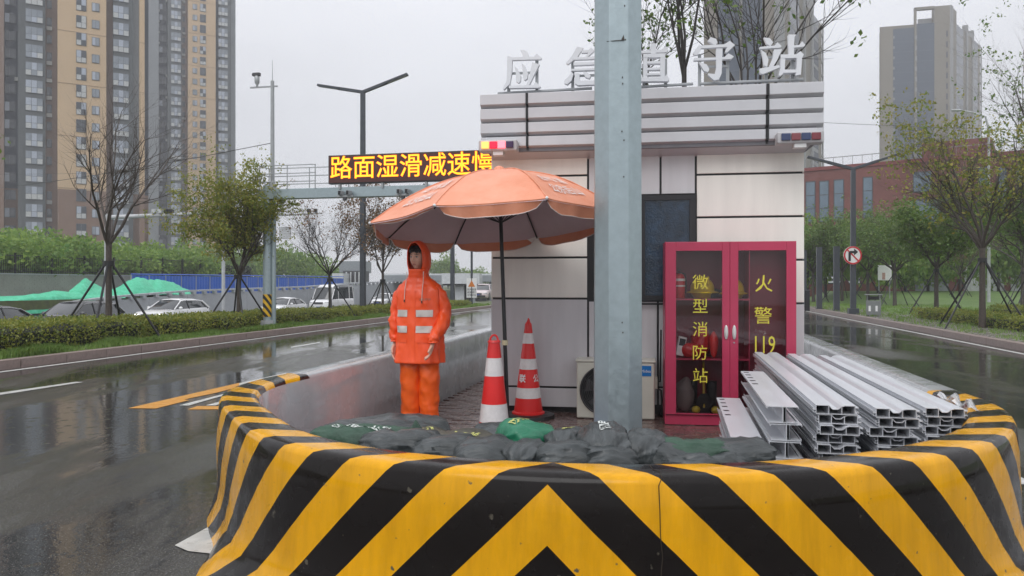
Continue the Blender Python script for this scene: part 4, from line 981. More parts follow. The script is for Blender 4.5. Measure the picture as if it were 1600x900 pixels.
    for k in range(46):
        x = -.06+.12*k/45+rnd.uniform(-.002,.002); zb = .060-.008*math.sin(abs(x)*30)+rnd.uniform(-.008,.008) - (.008 if x > .02 else 0)
        yy = -.088*math.sqrt(max(.05, 1-(x/.082)**2))
        st.tube([X @ Vector((x*.75,-.045,.112)), X @ Vector((x*.95, yy*.93, .088)), X @ Vector((x+rnd.uniform(-.004,.004), yy*1.07-.004, .064)), X @ Vector((x*1.02+rnd.uniform(-.008,.008), yy*1.04-.002, zb))], [.006,.006,.0045,.0012], 5)
    st.obj('fringe', HAIR, root, smooth=60)
    # --- jacket
    def ringz(z, a, b, cx=0, cy=0, n=44, sq=2.5, ph=0, amp=.006):
        out_ = []
        for k in range(n):
            t = 2*math.pi*k/n; c, s = math.cos(t), math.sin(t)
            x = a*abs(c)**(2/sq)*(1 if c > 0 else -1); y = b*abs(s)**(2/sq)*(1 if s > 0 else -1)
            f = 1 + amp*9*mnoise.noise(Vector((c*2.2, s*2.2, z*5+ph))) + amp*3*mnoise.noise(Vector((c*5, s*5, z*14+ph)))
            out_.append((cx+x*f, cy+y*f, z))
        return out_
    P_ = [(.655,.224,.155),(.66,.227,.158),(.70,.226,.156),(.76,.225,.153),(.84,.222,.149),(.90,.220,.146),(.96,.214,.140),(1.02,.210,.136),(1.08,.208,.134),(1.14,.208,.134),(1.20,.210,.134),(1.26,.212,.130),(1.31,.208,.122),(1.345,.196,.112),(1.375,.170,.10),(1.40,.148,.10),(1.425,.112,.088),(1.45,.092,.082),(1.475,.086,.082),(1.50,.088,.086),(1.515,.090,.088)]
    jk = MB(); rings = []; PF = []
    for q in range(len(P_)-1):
        m_ = max(1, int((P_[q+1][0]-P_[q][0])/.011))
        for t in range(m_): f = t/m_; PF.append([P_[q][i]*(1-f)+P_[q+1][i]*f for i in range(3)])
    PF.append(list(P_[-1]))
    for z, a, b in PF:
        rg_ = ringz(z, a, b, 0, .005+(-.012 if z > 1.44 else 0), n=72, amp=.007 if z < 1.4 else .003); out_ = []
        for x, y, zq in rg_:
            c = math.atan2(y, x); amp = .019 if z < 1.34 else .006
            f1 = 1-2.4*abs(mnoise.noise(Vector((x*6, y*6+3, z*3.2+x*3)))); f2 = 1-2.4*abs(mnoise.noise(Vector((x*13+9, y*13, z*11-x*8))))
            d_ = amp*f1+.0045*f2 + .006*math.sin(c*14+z*9)*max(0, (.85-z)/.2)
            out_.append((x+math.cos(c)*d_, y+math.sin(c)*d_, zq))
        rings.append(out_)
    jk.loft(rings, cap=False); jo = jk.obj('raincoat', RAIN, root, smooth=80, recalc=True); 
    sm = jo.modifiers.new('thick', 'SOLIDIFY'); sm.thickness = .006
    mb = MB(); mb.loft([[(p[0]*.96,p[1]*.96,p[2]+.004) for p in rings[0]]], cap=False) if False else None
    # placket and pocket flap, hem crease
    def front(x, z, off=.004):
        lo = None
        for q in range(len(P_)-1):
            if P_[q][0] <= z <= P_[q+1][0]:
                t = (z-P_[q][0])/(P_[q+1][0]-P_[q][0]); a = P_[q][1]*(1-t)+P_[q+1][1]*t; b = P_[q][2]*(1-t)+P_[q+1][2]*t
                return Vector((x, .005-b*max(0, 1-(abs(x)/a)**2.5)**(1/2.5)-off, z))
        return Vector((x, -.15, z))
    def frontpatch(x0, x1, z0, z1, off=.014, n=10, nm='tape', mat=SILV, m2=4):
        # lay the patch on the real jacket surface
        bvh = front.bvh; mb = MB(); rs = []
        for jz in range(m2+1):
            z = z0+(z1-z0)*jz/m2; row = []
            for i in range(n+1):
                x = x0+(x1-x0)*i/n; hit = bvh.ray_cast(Vector((x, -1, z)), Vector((0, 1, 0)))
                row.append(hit[0]+Vector((0, -off, 0)) if hit[0] else front(x, z))
            rs.append(row)
        mb.loft(rs, closed=False, cap=False); o = mb.obj(nm, mat, root, smooth=60, recalc=False); return o
    m_ = jo.data; front.bvh = BVHTree.FromPolygons([v.co.copy() for v in m_.vertices], [tuple(p.vertices) for p in m_.polygons])
    frontpatch(-.042,.012,.665,1.46,.010,4,'placket',RAIN,40)
    for z0 in (1.08, .935):
        frontpatch(-.185,-.068,z0,z0+.062); frontpatch(.022,.178,z0,z0+.062)
    frontpatch(.035,.145,.845,.88,.012,6,'pocket_flap',RAIN,2); frontpatch(-.18,-.075,.845,.88,.012,6,'pocket_flap',RAIN,2)
    tmm = text_mesh('道路养护', .026, 0, .0003, name='chest_print')
    for v in tmm.vertices:
        hit = front.bvh.ray_cast(Vector((.105+v.co.x, -1, 1.235+v.co.y)), Vector((0,1,0))); v.co = hit[0]+Vector((0,-.011,0))
    tmm.materials.append(M('grey_print', lin(205,120,90), .5)); link_mesh('chest_print', tmm, root)
    # sleeves
    for s in (-1, 1):
        wr = Vector((.207,-.182,.845)) if s > 0 else Vector((-.25,-.018,.84))
        pts = [Vector((s*.12,.008,1.365)), Vector((s*.170,.010,1.335)), Vector((s*.207,.016,1.275)), Vector((s*.236,.022,1.20)), Vector((s*.250,.026,1.12)), Vector((s*.254,.004 if s < 0 else -.02,1.04)), Vector((s*.247,-.004 if s < 0 else -.08,.97)), wr+Vector((s*.008,.035 if s > 0 else .012,.07)), wr+Vector((0,.004,.03)), wr+Vector((0,.001,.012)), wr]
        rad = [.045,.056,.064,.068,.067,.067,.064,.058,.055,.047,.049]
        mb = MB(); n = 26; rings_ = []
        for i, (p, r) in enumerate(zip(pts, rad)):
            d = (pts[min(i+1,10)]-pts[max(i-1,0)]).normalized(); a = Vector((0,-1,0)); a = (a-d*a.dot(d)).normalized(); b = d.cross(a)
            rings_.append([p+(a*math.cos(t)*1.1+b*math.sin(t)*.95)*r*(1+.10*mnoise.noise(Vector((math.cos(t)*2+s*5, math.sin(t)*2, p.z*11)))+.03*math.sin(p.z*70+math.cos(t)*3)) for t in [2*math.pi*k/n for k in range(n)]])
        # resample for wrinkles
        fine = []
        for i in range(len(rings_)-1):
            for q in range(4):
                f = q/4; fine.append([rings_[i][k].lerp(rings_[i+1][k], f)+ (rings_[i][k]-pts[i]).normalized()*(.011*mnoise.noise(Vector((k*.25,(i*4+q)*.42,s*9)))+.004*math.sin((i*4+q)*1.1+k*.9+3*mnoise.noise(Vector((k*.2,i,s))))) for k in range(n)])
        fine.append(rings_[-1]); mb.loft(fine, cap=False); so_ = mb.obj('sleeve', RAIN, root, smooth=80); sm = so_.modifiers.new('thick','SOLIDIFY'); sm.thickness = .004
        for z0, z1 in ():
            bt = MB(); c0 = [p for p in pts]
            def cen(z):
                for a, b in zip(pts[1:], pts[2:]):
                    if b.z <= z <= a.z: t = (a.z-z)/(a.z-b.z); return a.lerp(b, t)
                return pts[5]
            bt.loft([[cen(z)+Vector((.079*math.sin(t), -.083*math.cos(t), 0)) for t in [2*math.pi*k/24 for k in range(24)]] for z in (z0, z1)], cap=False)
            bt.obj('tape', SILV, root, smooth=60)
    # --- hood, open to the front, turned with the head
    hd = MB(); sec = [(-.092,.066,.080,.0),(-.058,.086,.140,.004),(-.042,.096,.150,.006),(-.01,.104,.153,.008),(.03,.108,.153,.006),(.075,.098,.138,.0),(.11,.078,.112,-.01),(.128,.035,.06,-.02)]
    rings_ = []
    for i, (y, a, b, dz) in enumerate(sec[1:]):
        ring = []
        for k in range(40):
            t = 2*math.pi*k/40; x = a*math.cos(t); z = b*math.sin(t); 
            if z < -.09: z = -.09-(abs(z)-.09)*1.0; 
            w = 1+.03*mnoise.noise(Vector((math.cos(t)*3, y*20, math.sin(t)*3)))
            yy = y-.012*(math.sin(t) > 0)*math.sin(t)+.0
            fl = 1+.30*max(0, -z-.03)/.12
            ring.append(X @ Vector((x*w*1.02*fl, yy*(1+.15*(fl-1)), z*w*(1.0 if z > 0 else 1.08)+dz)))
        rings_.append(ring)
    hd.loft(rings_, cap=False); n = 40; hd.f.append(tuple((len(rings_)-1)*n+k for k in range(n))); hd.m.append(0)
    hh = hd.obj('hood', RAIN, root, smooth=70, recalc=True); sm = hh.modifiers.new('thick','SOLIDIFY'); sm.thickness = .006; sm.offset = 0
    rim_ = MB(); rim_.tube(rings_[0]+[rings_[0][0]], .006, 6); rim_.obj('hood_edge', RAIN, root, smooth=60)
    # storm collar joining hood and coat
    cl = MB(); cl.loft([ringz(1.40,.105,.088,0,.0,amp=.006), ringz(1.45,.090,.082,-.002,-.004,amp=.006), ringz(1.485,.082,.080,-.006,-.010,amp=.006)], cap=False); co = cl.obj('collar', RAIN, root, smooth=70); co.modifiers.new('thick','SOLIDIFY').thickness = .006
    for sx_, zz in ((-.098,1.235),(.082,1.225)):
        mb = MB(); a = Vector((sx_*.95,-.10,1.49)); mb.tube([a, front(sx_,1.40,.03), front(sx_,1.33,.034), front(sx_,zz,.034)], .0035, 6); mb.obj('drawstring', M('white_cord', lin(225,205,195), .6), root)
        mb = MB(); p = front(sx_, zz, .036); mb.cyl(p, p-Vector((0,0,.022)), .006, n=8); mb.obj('toggle', M('brown_toggle', (.05,.03,.02,1), .4), root)
    # --- trousers
    for s in (-1, 1):
        rs = []
        for i in range(80):
            z = .90-.85*i/79; t_ = i/79; cx = s*(.088+.012*t_); r = .116-.036*t_
            fold = .004+.010*max(0, t_-.65)
            rs.append([(cx+r*.98*math.cos(a)*(1+.05*mnoise.noise(Vector((math.cos(a)*2,math.sin(a)*2,z*5+s)))), .01+r*1.02*math.sin(a)*(1+.05*mnoise.noise(Vector((math.cos(a)*2+4,math.sin(a)*2,z*5+s))))+.0, z+.0) for a in [2*math.pi*k/44 for k in range(44)]])
            q_ = []
            for k, (x, y, zz) in enumerate(rs[-1]):
                a = 2*math.pi*k/44; rf = 1-2.6*abs(mnoise.noise(Vector((x*9+s*4, y*9, zz*4.5+x*6)))); r2 = 1-2.6*abs(mnoise.noise(Vector((x*16, y*16+s, zz*13))))
                dd = .008*rf+.005*r2+fold*.6*math.sin(z*40+k*.3+s); q_.append((x+dd*math.cos(a), y+dd*math.sin(a), zz))
            rs[-1] = q_
        mb = MB(); mb.loft(rs, cap=False); to = mb.obj('trouser_leg', RAINP, root, smooth=80); to.modifiers.new('thick','SOLIDIFY').thickness = .004
        mb = MB(); mb.tube([(s*.1,.09,.03),(s*.1,.06,.045),(s*.105,-.02,.05),(s*.112,-.09,.035),(s*.118,-.155,.025)], [.035,.045,.046,.043,.026], 16); mb.obj('shoe', BLACK, root, smooth=60)
person()
# ------------------------------------------------------------------ vegetation
def leaf_mesh(name, centers, size, mat, seed=0, jitter=.0, aspect=1.6, droop=.3):
    rg = np.random.default_rng(seed); c = np.asarray(centers, float); n = len(c)
    if jitter: c = c+rg.normal(0, jitter, (n, 3))
    a = rg.normal(0, 1, (n, 3)); a[:, 2] -= droop; a /= np.linalg.norm(a, axis=1, keepdims=True)
    b = rg.normal(0, 1, (n, 3)); b -= a*(a*b).sum(1, keepdims=True); b /= np.linalg.norm(b, axis=1, keepdims=True)
    s = size*rg.uniform(.6, 1.3, (n, 1)); nn = np.cross(a, b)
    v = np.stack([c, c+a*s*.5+b*s*.5/aspect+nn*s*.08, c+a*s, c+a*s*.5-b*s*.5/aspect+nn*s*.08], 1).reshape(-1, 3)
    me = bpy.data.meshes.new(name); me.vertices.add(4*n); me.vertices.foreach_set('co', v.ravel())
    me.loops.add(4*n); me.polygons.add(n)
    me.loops.foreach_set('vertex_index', np.arange(4*n, dtype=np.int32)); me.polygons.foreach_set('loop_start', np.arange(0, 4*n, 4, dtype=np.int32))
    me.materials.append(mat); me.update(calc_edges=True); return me
def tree_parts(seed, H, fork, spread, nl=6, r0=.07, depth=3, up=.75, droop=0, leader=True, twig=.35):
    """returns (MB of trunk and limbs, list of twig points)"""
    rnd = random.Random(seed); mb = MB(); tips = []
    lean = Vector((rnd.uniform(-.03,.03), rnd.uniform(-.03,.03), 0))
    mb.tube([Vector((0,0,-.1)), Vector((0,0,fork*.3))+lean*.3, Vector((0,0,fork*.7))+lean*.8, Vector((0,0,fork*1.02))+lean], [r0*1.25, r0*1.0, r0*.9, r0*.92], 10)
    def limb(p, d, L, r, lv):
        pts = [p]; n = 5 if lv else 6; q = p.copy(); dd = d.copy()
        for i in range(n):
            dd = (dd + Vector((rnd.gauss(0,.13), rnd.gauss(0,.13), rnd.gauss(0,.08)+.05*up-droop*.1))).normalized(); q = q+dd*L/n; pts.append(q.copy())
        rr = [r*(1-.82*i/n) for i in range(n+1)]; mb.tube(pts, rr, 6 if lv < 2 else 4, 0, False)
        for i in range(1, n+1):
            if lv >= 1: tips.append((pts[i].copy(), lv))
            if lv < depth and i >= (2 if lv == 0 else 1):
                for _ in range(2 if lv < 2 else 1+(rnd.random() < .5)):
                    ax_ = Vector((rnd.gauss(0,1), rnd.gauss(0,1), rnd.gauss(0,.5))); ax_ = (ax_-dd*ax_.dot(dd)).normalized()
                    nd = (dd*rnd.uniform(.7,1.1)+ax_*rnd.uniform(.45,.8)).normalized()
                    limb(pts[i], nd, L*rnd.uniform(.38,.6)*(1 if lv else .85), rr[i]*.62, lv+1)
        tips.append((pts[-1], lv+1))
    top = Vector((0,0,fork))+lean
    for k in range(nl):
        a = 2*math.pi*(k+rnd.uniform(-.25,.25))/nl; el = rnd.uniform(.45, 1.0)*up
        d = Vector((math.cos(a)*spread/H*2.2, math.sin(a)*spread/H*2.2, el+.35)).normalized()
        limb(top+Vector((0,0,rnd.uniform(-.12,.12)*fork*.4)), d, (H-fork)*rnd.uniform(.65,.95), r0*.55, 0)
    if leader: limb(top, Vector((rnd.uniform(-.15,.15), rnd.uniform(-.15,.15), 1)).normalized(), (H-fork)*.98, r0*.7, 0)
    return mb, tips
def stakes(root, h, foot, n=4, r=.026, rot=.4, z0=0):
    for k in range(n):
        a = rot+2*math.pi*k/n
        MB().cyl((foot*math.cos(a), foot*math.sin(a), z0-.05), (.06*math.cos(a), .06*math.sin(a), h), r, n=7).obj('support_stake', BLACKM, root)
    mb = MB(); mb.tube([(0,0,h-.07),(0,0,h+.05)],[.12,.12],10); mb.obj('collar', BLACK, root)
def tree(loc, seed, H, fork, spread, leafm, nleaf, lsize, label, group=None, bark=BARK, nl=6, r0=.07, depth=3, up=.75, stk=None, jit=.10, droop=0, leader=True, name='street_tree', lv=1, foot=1.0, rot=.4, cat='tree', clump=1):
    r = empty(name, loc, 0, label, cat, group)
    mb, tips = tree_parts(seed, H, fork, spread, nl, r0, depth, up, droop, leader)
    mb.obj('trunk', bark, r, smooth=60, recalc=False)
    if nleaf:
        P = [p for p, l in tips if l >= lv]; rnd = random.Random(seed+9)
        keep = [p for p in P if mnoise.noise(p*1.7+Vector((seed,0,0))) > -.16]      # gaps between the clumps
        cs = []
        while len(cs) < nleaf:                      # leaves hang in small sprays round the twig ends
            c = rnd.choice(keep)+Vector((rnd.gauss(0,jit), rnd.gauss(0,jit), rnd.gauss(0,jit)))
            for _ in range(rnd.randint(3, 12)): cs.append(c+Vector((rnd.gauss(0,1), rnd.gauss(0,1), rnd.gauss(0,.8)))*lsize*.75)
        link_mesh('crown', leaf_mesh('crown', cs, lsize*.85, leafm, seed, 0), r)
    if stk: stakes(r, stk, foot, rot=rot)
    return r
TG = 'staked trees in the left median'
def med(px, w=-12.5): Y = on_line(px, w); return Vector(((px-800)/F*Y, Y, .14))
tree(med(170), 11, 5.9, 2.15, 1.25, None, 0, 0, 'bare leafless tree with a thick trunk and black stakes, leftmost in the median', TG, nl=6, r0=.07, stk=1.75, depth=2, foot=1.15, rot=.2, leader=False, up=.95)
tree(med(372), 23, 3.95, 1.5, .80, LEAFM, 22000, .085, 'leafy green and rust coloured staked tree beside the gantry post', TG, nl=7, r0=.065, stk=1.5, foot=1.0, rot=.5, jit=.11)
tree(med(516), 31, 4.6, 1.65, 1.5, LEAFB, 900, .09, 'thin nearly bare staked tree in front of the white van', TG, nl=8, r0=.05, stk=1.45, depth=3, foot=1.0, rot=.3, bark=BARKD, leader=False)
tree(med(598), 42, 4.9, 1.75, 1.1, LEAFB, 8500, .11, 'staked tree with thinning brown and green leaves behind the umbrella edge', TG, nl=6, r0=.06, stk=1.45, foot=.95, rot=.7)
# hedges of the median, cut where the trees stand
def hedge(t0, t1, w0, w1, h, label, seed, base=.14, dens=3600, group='low hedges', mat=HEDGE, lsize=.055):
    L = t1-t0; D = abs(w1-w0); c = RD((t0+t1)/2, (w0+w1)/2, base)
    r = empty('hedge', c, YAW, label, 'hedge', group)
    mb = MB(); nn = max(4, int(L/.5)); rings = []
    for i in range(nn+1):
        x = -L/2+.22+(L-.44)*i/nn; q = .88+.08*mnoise.noise(Vector((x*1.5, seed, 0)))
        rings.append([(-D/2*q, x, 0), (D/2*q, x, 0), (D/2*q, x, h*.82*q), (D/2*q*.8, x, h*.93*q), (-D/2*q*.8, x, h*.93*q), (-D/2*q, x, h*.82*q)])
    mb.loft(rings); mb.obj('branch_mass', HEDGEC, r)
    n = int((L*(h*2+D)+2*D*h)*dens/3.2); rg = np.random.default_rng(seed)
    n = min(n, 26000)
    u = rg.uniform(0, 1, n); x = rg.uniform(-L/2, L/2, n); per = 2*h+D; s = u*per
    y = np.where(s < h, -D/2, np.where(s < h+D, -D/2+(s-h), D/2)); z = np.where(s < h, s, np.where(s < h+D, h, per-s))
    bump = np.array([mnoise.noise(Vector((a*2.2, b*2.2, c_*2.2+seed))) for a, b, c_ in zip(x[:], y[:], z[:])])
    rnd_e = 1-.10*np.clip((z/h-.75)/.25, 0, 1)
    y = y*rnd_e+np.sign(y)*bump*.10+rg.normal(0,.03,n); z = z*(1+bump*.16)+np.abs(rg.normal(0,.028,n))*(rg.uniform(0,1,n) > .4)
    ne = int(2*D*h*dens/3.2)
    ye = rg.uniform(-D/2*.9, D/2*.9, ne); ze = rg.uniform(0, h, ne); xe = np.sign(rg.uniform(-1, 1, ne))*(L/2-.10)+rg.normal(0, .05, ne)
    x = np.concatenate([x, xe]); y = np.concatenate([y, ye]); z = np.concatenate([z, ze])
    link_mesh('foliage', leaf_mesh('foliage', np.stack([y, x, np.maximum(z,.01)], 1), lsize, mat, seed, .015), r)
    return r
def tt(px, w=-12.5): Y = on_line(px, w); return AX.x*(px-800)/F*Y+AX.y*Y
hs = [(6.5, 15.6), (15.95, 20.2), (20.6, 25.3), (25.7, 31), (31.3, 44)]
hl = ['near hedge at the left edge with yellow tipped leaves', 'hedge between the bare tree and the leafy tree in the median', 'hedge behind the striped gantry post', 'hedge with a rust coloured patch in front of the white van', 'far hedge run behind the man in orange']
for i, ((a, b), l) in enumerate(zip(hs, hl)): hedge(a, b, -13.5, -11.75, (.50,.41,.38,.32,.30)[i], l, 50+i, dens=4200 if i == 0 else 3000, lsize=.06 if i else .055)
def grass_field(name, n, t0, t1, w0, w1, base, hmax, mat, seed, power=1.0, parent=None, tuft=0):
    rg = np.random.default_rng(seed); t = t0+(t1-t0)*rg.uniform(0,1,n)**power; w = rg.uniform(w0, w1, n)
    if tuft:
        k = np.array([mnoise.noise(Vector((a*1.2, b*1.5, seed))) for a, b in zip(t, w)]); keep = k > rg.uniform(-.45,.35,n); t, w, k = t[keep], w[keep], k[keep]; n = len(t)
    else: k = np.zeros(n)
    x = AX.x*t+AW.x*w; y = AX.y*t+AW.y*w; h = hmax*rg.uniform(.4,1,n)*(1+k*1.2); a = rg.uniform(0,6.28,n); ln = rg.uniform(.1,.6,n)*h; wd = .006+.004*rg.uniform(0,1,n)+ (t-t0)*.0004
    b0 = np.stack([x-np.sin(a)*wd, y+np.cos(a)*wd, np.full(n, base)],1); b1 = np.stack([x+np.sin(a)*wd, y-np.cos(a)*wd, np.full(n, base)],1)
    m0 = np.stack([x+np.cos(a)*ln*.35, y+np.sin(a)*ln*.35, base+h*.65],1); tp = np.stack([x+np.cos(a)*ln, y+np.sin(a)*ln, base+h],1)
    v = np.stack([b0,b1,m0+(b1-b0)*.3,tp,m0-(b1-b0)*.3],1).reshape(-1,3)
    me = bpy.data.meshes.new(name); me.vertices.add(5*n); me.vertices.foreach_set('co', v.ravel()); me.loops.add(5*n); me.polygons.add(n)
    me.loops.foreach_set('vertex_index', np.arange(5*n, dtype=np.int32)); me.polygons.foreach_set('loop_start', np.arange(0,5*n,5,dtype=np.int32)); me.materials.append(mat); me.update(calc_edges=True)
    o = link_mesh(name, me, parent); tag(o, kind='stuff'); return o
g_ = grass_field('median_grass', 60000, 7, 46, -11.95, -11.06, .135, .12, GRASSM, 3, 1.5, tuft=1); tag(g_, 'bright green grass tufts along the foot of the left hedge', 'grass')
g_ = grass_field('lawn_grass', 30000, 18, 60, 7.5, 16, .14, .10, GRASSM, 4, 1.4, tuft=1); tag(g_, 'lawn grass between the right hand trees', 'grass')

# right hand side trees
def rs(px, py, z=.15): p = G(px, py, z); return Vector((p.x, p.y, z-.02))
RG = 'staked trees on the right lawn'
tree(rs(1535, 512), 61, 5.9, 2.3, 1.8, LEAFM, 5200, .12, 'nearest right hand tree with a spreading sparse green and rust crown and black stakes', RG, nl=7, r0=.085, stk=2.0, foot=1.5, rot=.35, jit=.13, depth=3, up=.9)
tree(rs(1590, 497)+Vector((.6,0,0)), 62, 5.4, 2.2, 2.0, LEAFG, 6500, .15, 'tree at the right edge behind the nearest staked tree', RG, nl=6, r0=.08, stk=1.9, foot=1.2, jit=.2)
tree(rs(1463, 490), 63, 4.7, 2.0, 2.2, LEAFG, 8000, .17, 'round green staked tree left of the nearest right hand tree', RG, nl=7, r0=.09, stk=1.9, foot=1.5, rot=.3, jit=.17)
tree(rs(1398, 478), 64, 4.9, 2.1, 2.4, LEAFG, 6000, .17, 'dense green staked tree behind the litter bin', RG, nl=7, r0=.10, stk=1.9, foot=1.5, rot=.6, jit=.18)
tree(rs(1356, 476), 65, 5.2, 2.1, 2.0, LEAFG, 5200, .17, 'green staked tree directly right of the no right turn sign', RG, nl=6, r0=.10, stk=1.9, foot=1.5, jit=.18)
tree(rs(1316, 474), 66, 5.2, 2.1, 2.0, LEAFG, 5200, .17, 'green staked tree between the square columns and the lamp post', RG, nl=6, r0=.10, stk=1.9, foot=1.5, rot=.9, jit=.18)
tree(rs(1271, 473), 67, 5.0, 2.1, 2.0, LEAFG, 5200, .17, 'green staked tree just right of the hut corner', RG, nl=6, r0=.10, stk=1.9, foot=1.5, jit=.18)
tree(rs(1545, 478)+Vector((2,0,0)), 68, 7.2, 2.3, 2.4, LEAFG, 2200, .12, 'tall loose tree rising behind the nearest right hand tree', RG, nl=6, r0=.10, jit=.3, stk=2, foot=1.4)
tree(rs(1640, 500), 69, 8.6, 2.6, 2.2, LEAFG, 4500, .13, 'tall upright tree with airy foliage at the right edge', RG, nl=6, r0=.11, jit=.18, up=1.3, depth=3)
tree(rs(1500, 474), 70, 5.2, 1.9, 1.6, LEAFB, 1800, .1, 'small thin tree with red brown leaves behind the right hedge', RG, nl=6, r0=.06, jit=.15, stk=1.6, foot=1.2)
# trees behind the hut
BG = 'trees standing behind the hut'
p = AT(1069, 445, 17); tree(Vector((p.x, p.y, 0)), 81, 11, 6.15, 1.8, LEAFG, 1700, .14, 'upright dark stemmed tree behind the hut roof sign', BG, bark=BARKD, nl=4, r0=.06, depth=2, jit=.08, up=1.5)
p = AT(1172, 445, 15.5); tree(Vector((p.x, p.y, 0)), 84, 10.0, 4.6, 2.6, LEAFG, 700, .15, 'wide fanning tree with sparse leaves behind the right end of the hut roof', BG, bark=BARKD, nl=8, r0=.055, depth=2, jit=.08, up=1.1, leader=False)
p = AT(1010, 445, 19); tree(Vector((p.x, p.y, 0)), 86, 9.5, 5.4, 1.3, LEAFG, 1800, .13, 'leafy tree behind the hut just right of the big steel pole', BG, bark=BARKD, nl=4, r0=.05, depth=2, jit=.08, up=1.3)
# hedge on the right
hedge(20.5, 32, 9.0, 10.2, .33, 'low clipped hedge on the right verge under the nearest staked tree', 71, base=.14, dens=2600)
hedge(20.5, 30, 10.8, 12.0, .5, 'second low hedge behind the right verge hedge', 72, base=.14, dens=2000)
# far trees left, over the iron fence
def far_tree(name, loc, seed, H, W_, label, group, n=2600, ls=.34, mat=LEAFD):
    r = empty(name, loc, 0, label, 'tree', group); rnd = random.Random(seed)
    MB().tube([(0,0,-.3),(0,0,H*.35),(.1,0,H*.7)],[.16,.13,.06],7).obj('trunk', BARKD, r)
    cs = []; blobs = [(Vector((rnd.gauss(0,.28)*W_, rnd.gauss(0,.28)*W_, H*rnd.uniform(.38,.85))), rnd.uniform(.22,.42)*W_) for _ in range(13)]
    for _ in range(n):
        c, q = rnd.choice(blobs); d = Vector((rnd.gauss(0,1), rnd.gauss(0,1), rnd.gauss(0,1))).normalized(); cs.append(c+Vector((d.x,d.y,d.z*.8))*q*rnd.uniform(.75,1.05))
    link_mesh('crown', leaf_mesh('crown', cs, ls, mat, seed), r); return r
temps = None
k = 0
for i, px in enumerate(range(-60, 345, 27)):
    Y = on_line(px, -47+3*(i % 2)); X = (px-800)/F*Y; H = 3.6+.75*math.sin(i*2.1)+.4*math.sin(i*5.3)
    if i < 4:
        t = far_tree('garden_tree', (X, Y, 1.0), 100+i, 4.0, 4.2, 'bushy green tree over the black iron fence, %s from the left' % ORD[i], 'trees over the iron fence')
        temps = (temps or [])+[t]
    else:
        t = copy_tree(temps[i % 4]); t.location = (X, Y, 1.0); t['label'] = 'bushy green tree over the black iron fence, %s from the left' % ORD[i]
    t.rotation_euler[2] = i*1.3; t.scale = (1,1,H/4)
for i, px in enumerate((352, 385, 420, 448, 476, 506, 532)):
    Y = 120-i*1; X = (px-800)/F*Y; t = copy_tree(temps[i % 4]); t.location = (X, Y, .5); t.rotation_euler[2] = i; q = (2.0,1.9,2.0,1.7,1.6,1.3,1.0)[i]; t.scale = (1.15,1.15,q*.9)
    t['label'] = 'distant green tree beyond the blue hoarding, %s from the left' % ORD[i]; t['group'] = 'distant trees beyond the hoarding'
for i, px in enumerate((690, 700, 732, 758)):
    Y = 170; X = (px-800)/F*Y; t = copy_tree(temps[i % 4]); t.location = (X, Y, .5); t.rotation_euler[2] = i; t.scale = (1.1,1.1,(1.6,1.9,1.2,.9)[i])
    t['label'] = 'hazy tree behind the road bridge, %s from the left' % ORD[i]; t['group'] = 'hazy trees behind the bridge'
for i, px in enumerate((1262, 1290, 1330, 1372, 1415, 1450, 1500, 1560, 1605, 1660, 1730, 1800)):
    Y = 55+2*(i % 3); X = (px-800)/F*Y; t = copy_tree(temps[(i+1) % 4]); t.location = (X, Y, .7); t.rotation_euler[2] = i*2; t.scale = (.75,.75,(1.25,1.4,1.1,1.35,1.0,.9,1.1,1.3,1.2,1.1,1.3,1.2)[i])
    t['label'] = 'green tree in front of the red brick building, %s from the left' % ORD[i]; t['group'] = 'trees before the red building'
# the leafy twig at the left edge of the picture
p = AT(-14, 262, 9); r = tree(Vector((p.x-.5, p.y, 0)), 90, 3.0, 1.9, .5, LEAFG, 1600, .09, 'near leafy branch tips reaching in at the left edge', None, nl=5, r0=.05, jit=.10, depth=2)
r.location.x -= .25
# ------------------------------------------------------------------ gantry, lamps, poles, signs
def strips_on(mb, r, z0, z1, n=8): pass
GY = on_line(418, -11.75); gp = Vector(((418-800)/F*GY, GY, .14))
GL = empty('road_gantry', gp, YAW, 'grey steel gantry with railings and a striped post across the left road', 'gantry')
zb = 1.4+140*GY/F
MB().cyl((0,0,0),(0,0,zb+.14),.13,.125,n=16).obj('post', GALV, GL, smooth=50)
MB().cyl((.17,.05,0),(.17,.05,zb),.07,n=12).obj('brace_post', GALV, GL, smooth=50)
mbs = MB(); mbs.cyl((0,0,.32),(0,0,.98),.136,n=28,cap=False)
ms = bpy.data.materials.new('yellow_black_tape'); ms.use_nodes = True; n_ = ms.node_tree; b_ = n_.nodes['Principled BSDF']
tc_ = n_.nodes.new('ShaderNodeTexCoord'); w_ = n_.nodes.new('ShaderNodeTexWave'); w_.inputs['Scale'].default_value = 2.6; w_.bands_direction = 'DIAGONAL'
cr_ = n_.nodes.new('ShaderNodeValToRGB'); cr_.color_ramp.interpolation = 'CONSTANT'; cr_.color_ramp.elements[0].color = (.015,.015,.015,1); cr_.color_ramp.elements[1].position = .5; cr_.color_ramp.elements[1].color = (.7,.42,.02,1)
n_.links.new(tc_.outputs['Object'], w_.inputs[0]); n_.links.new(w_.outputs['Fac'], cr_.inputs[0]); n_.links.new(cr_.outputs[0], b_.inputs['Base Color'])
mbs.obj('stripe_sleeve', ms, GL, smooth=50)
MB().cyl((0,0,0),(0,0,.22),.22,.2,n=18).obj('concrete_base', CONC, GL)
LB = 14.5
MB().box(-.3,-.13,zb-.27,LB,.13,zb+.02).obj('beam', GALV, GL, bevel=.01)
MB().cyl((LB-.3,0,-.1),(LB-.3,0,zb-.27),.13,n=16).obj('post', GALV, GL, smooth=50)
rail = lambda a, b, r=.014: MB().cyl(a, b, r, n=6).obj('rail', STEEL, GL)
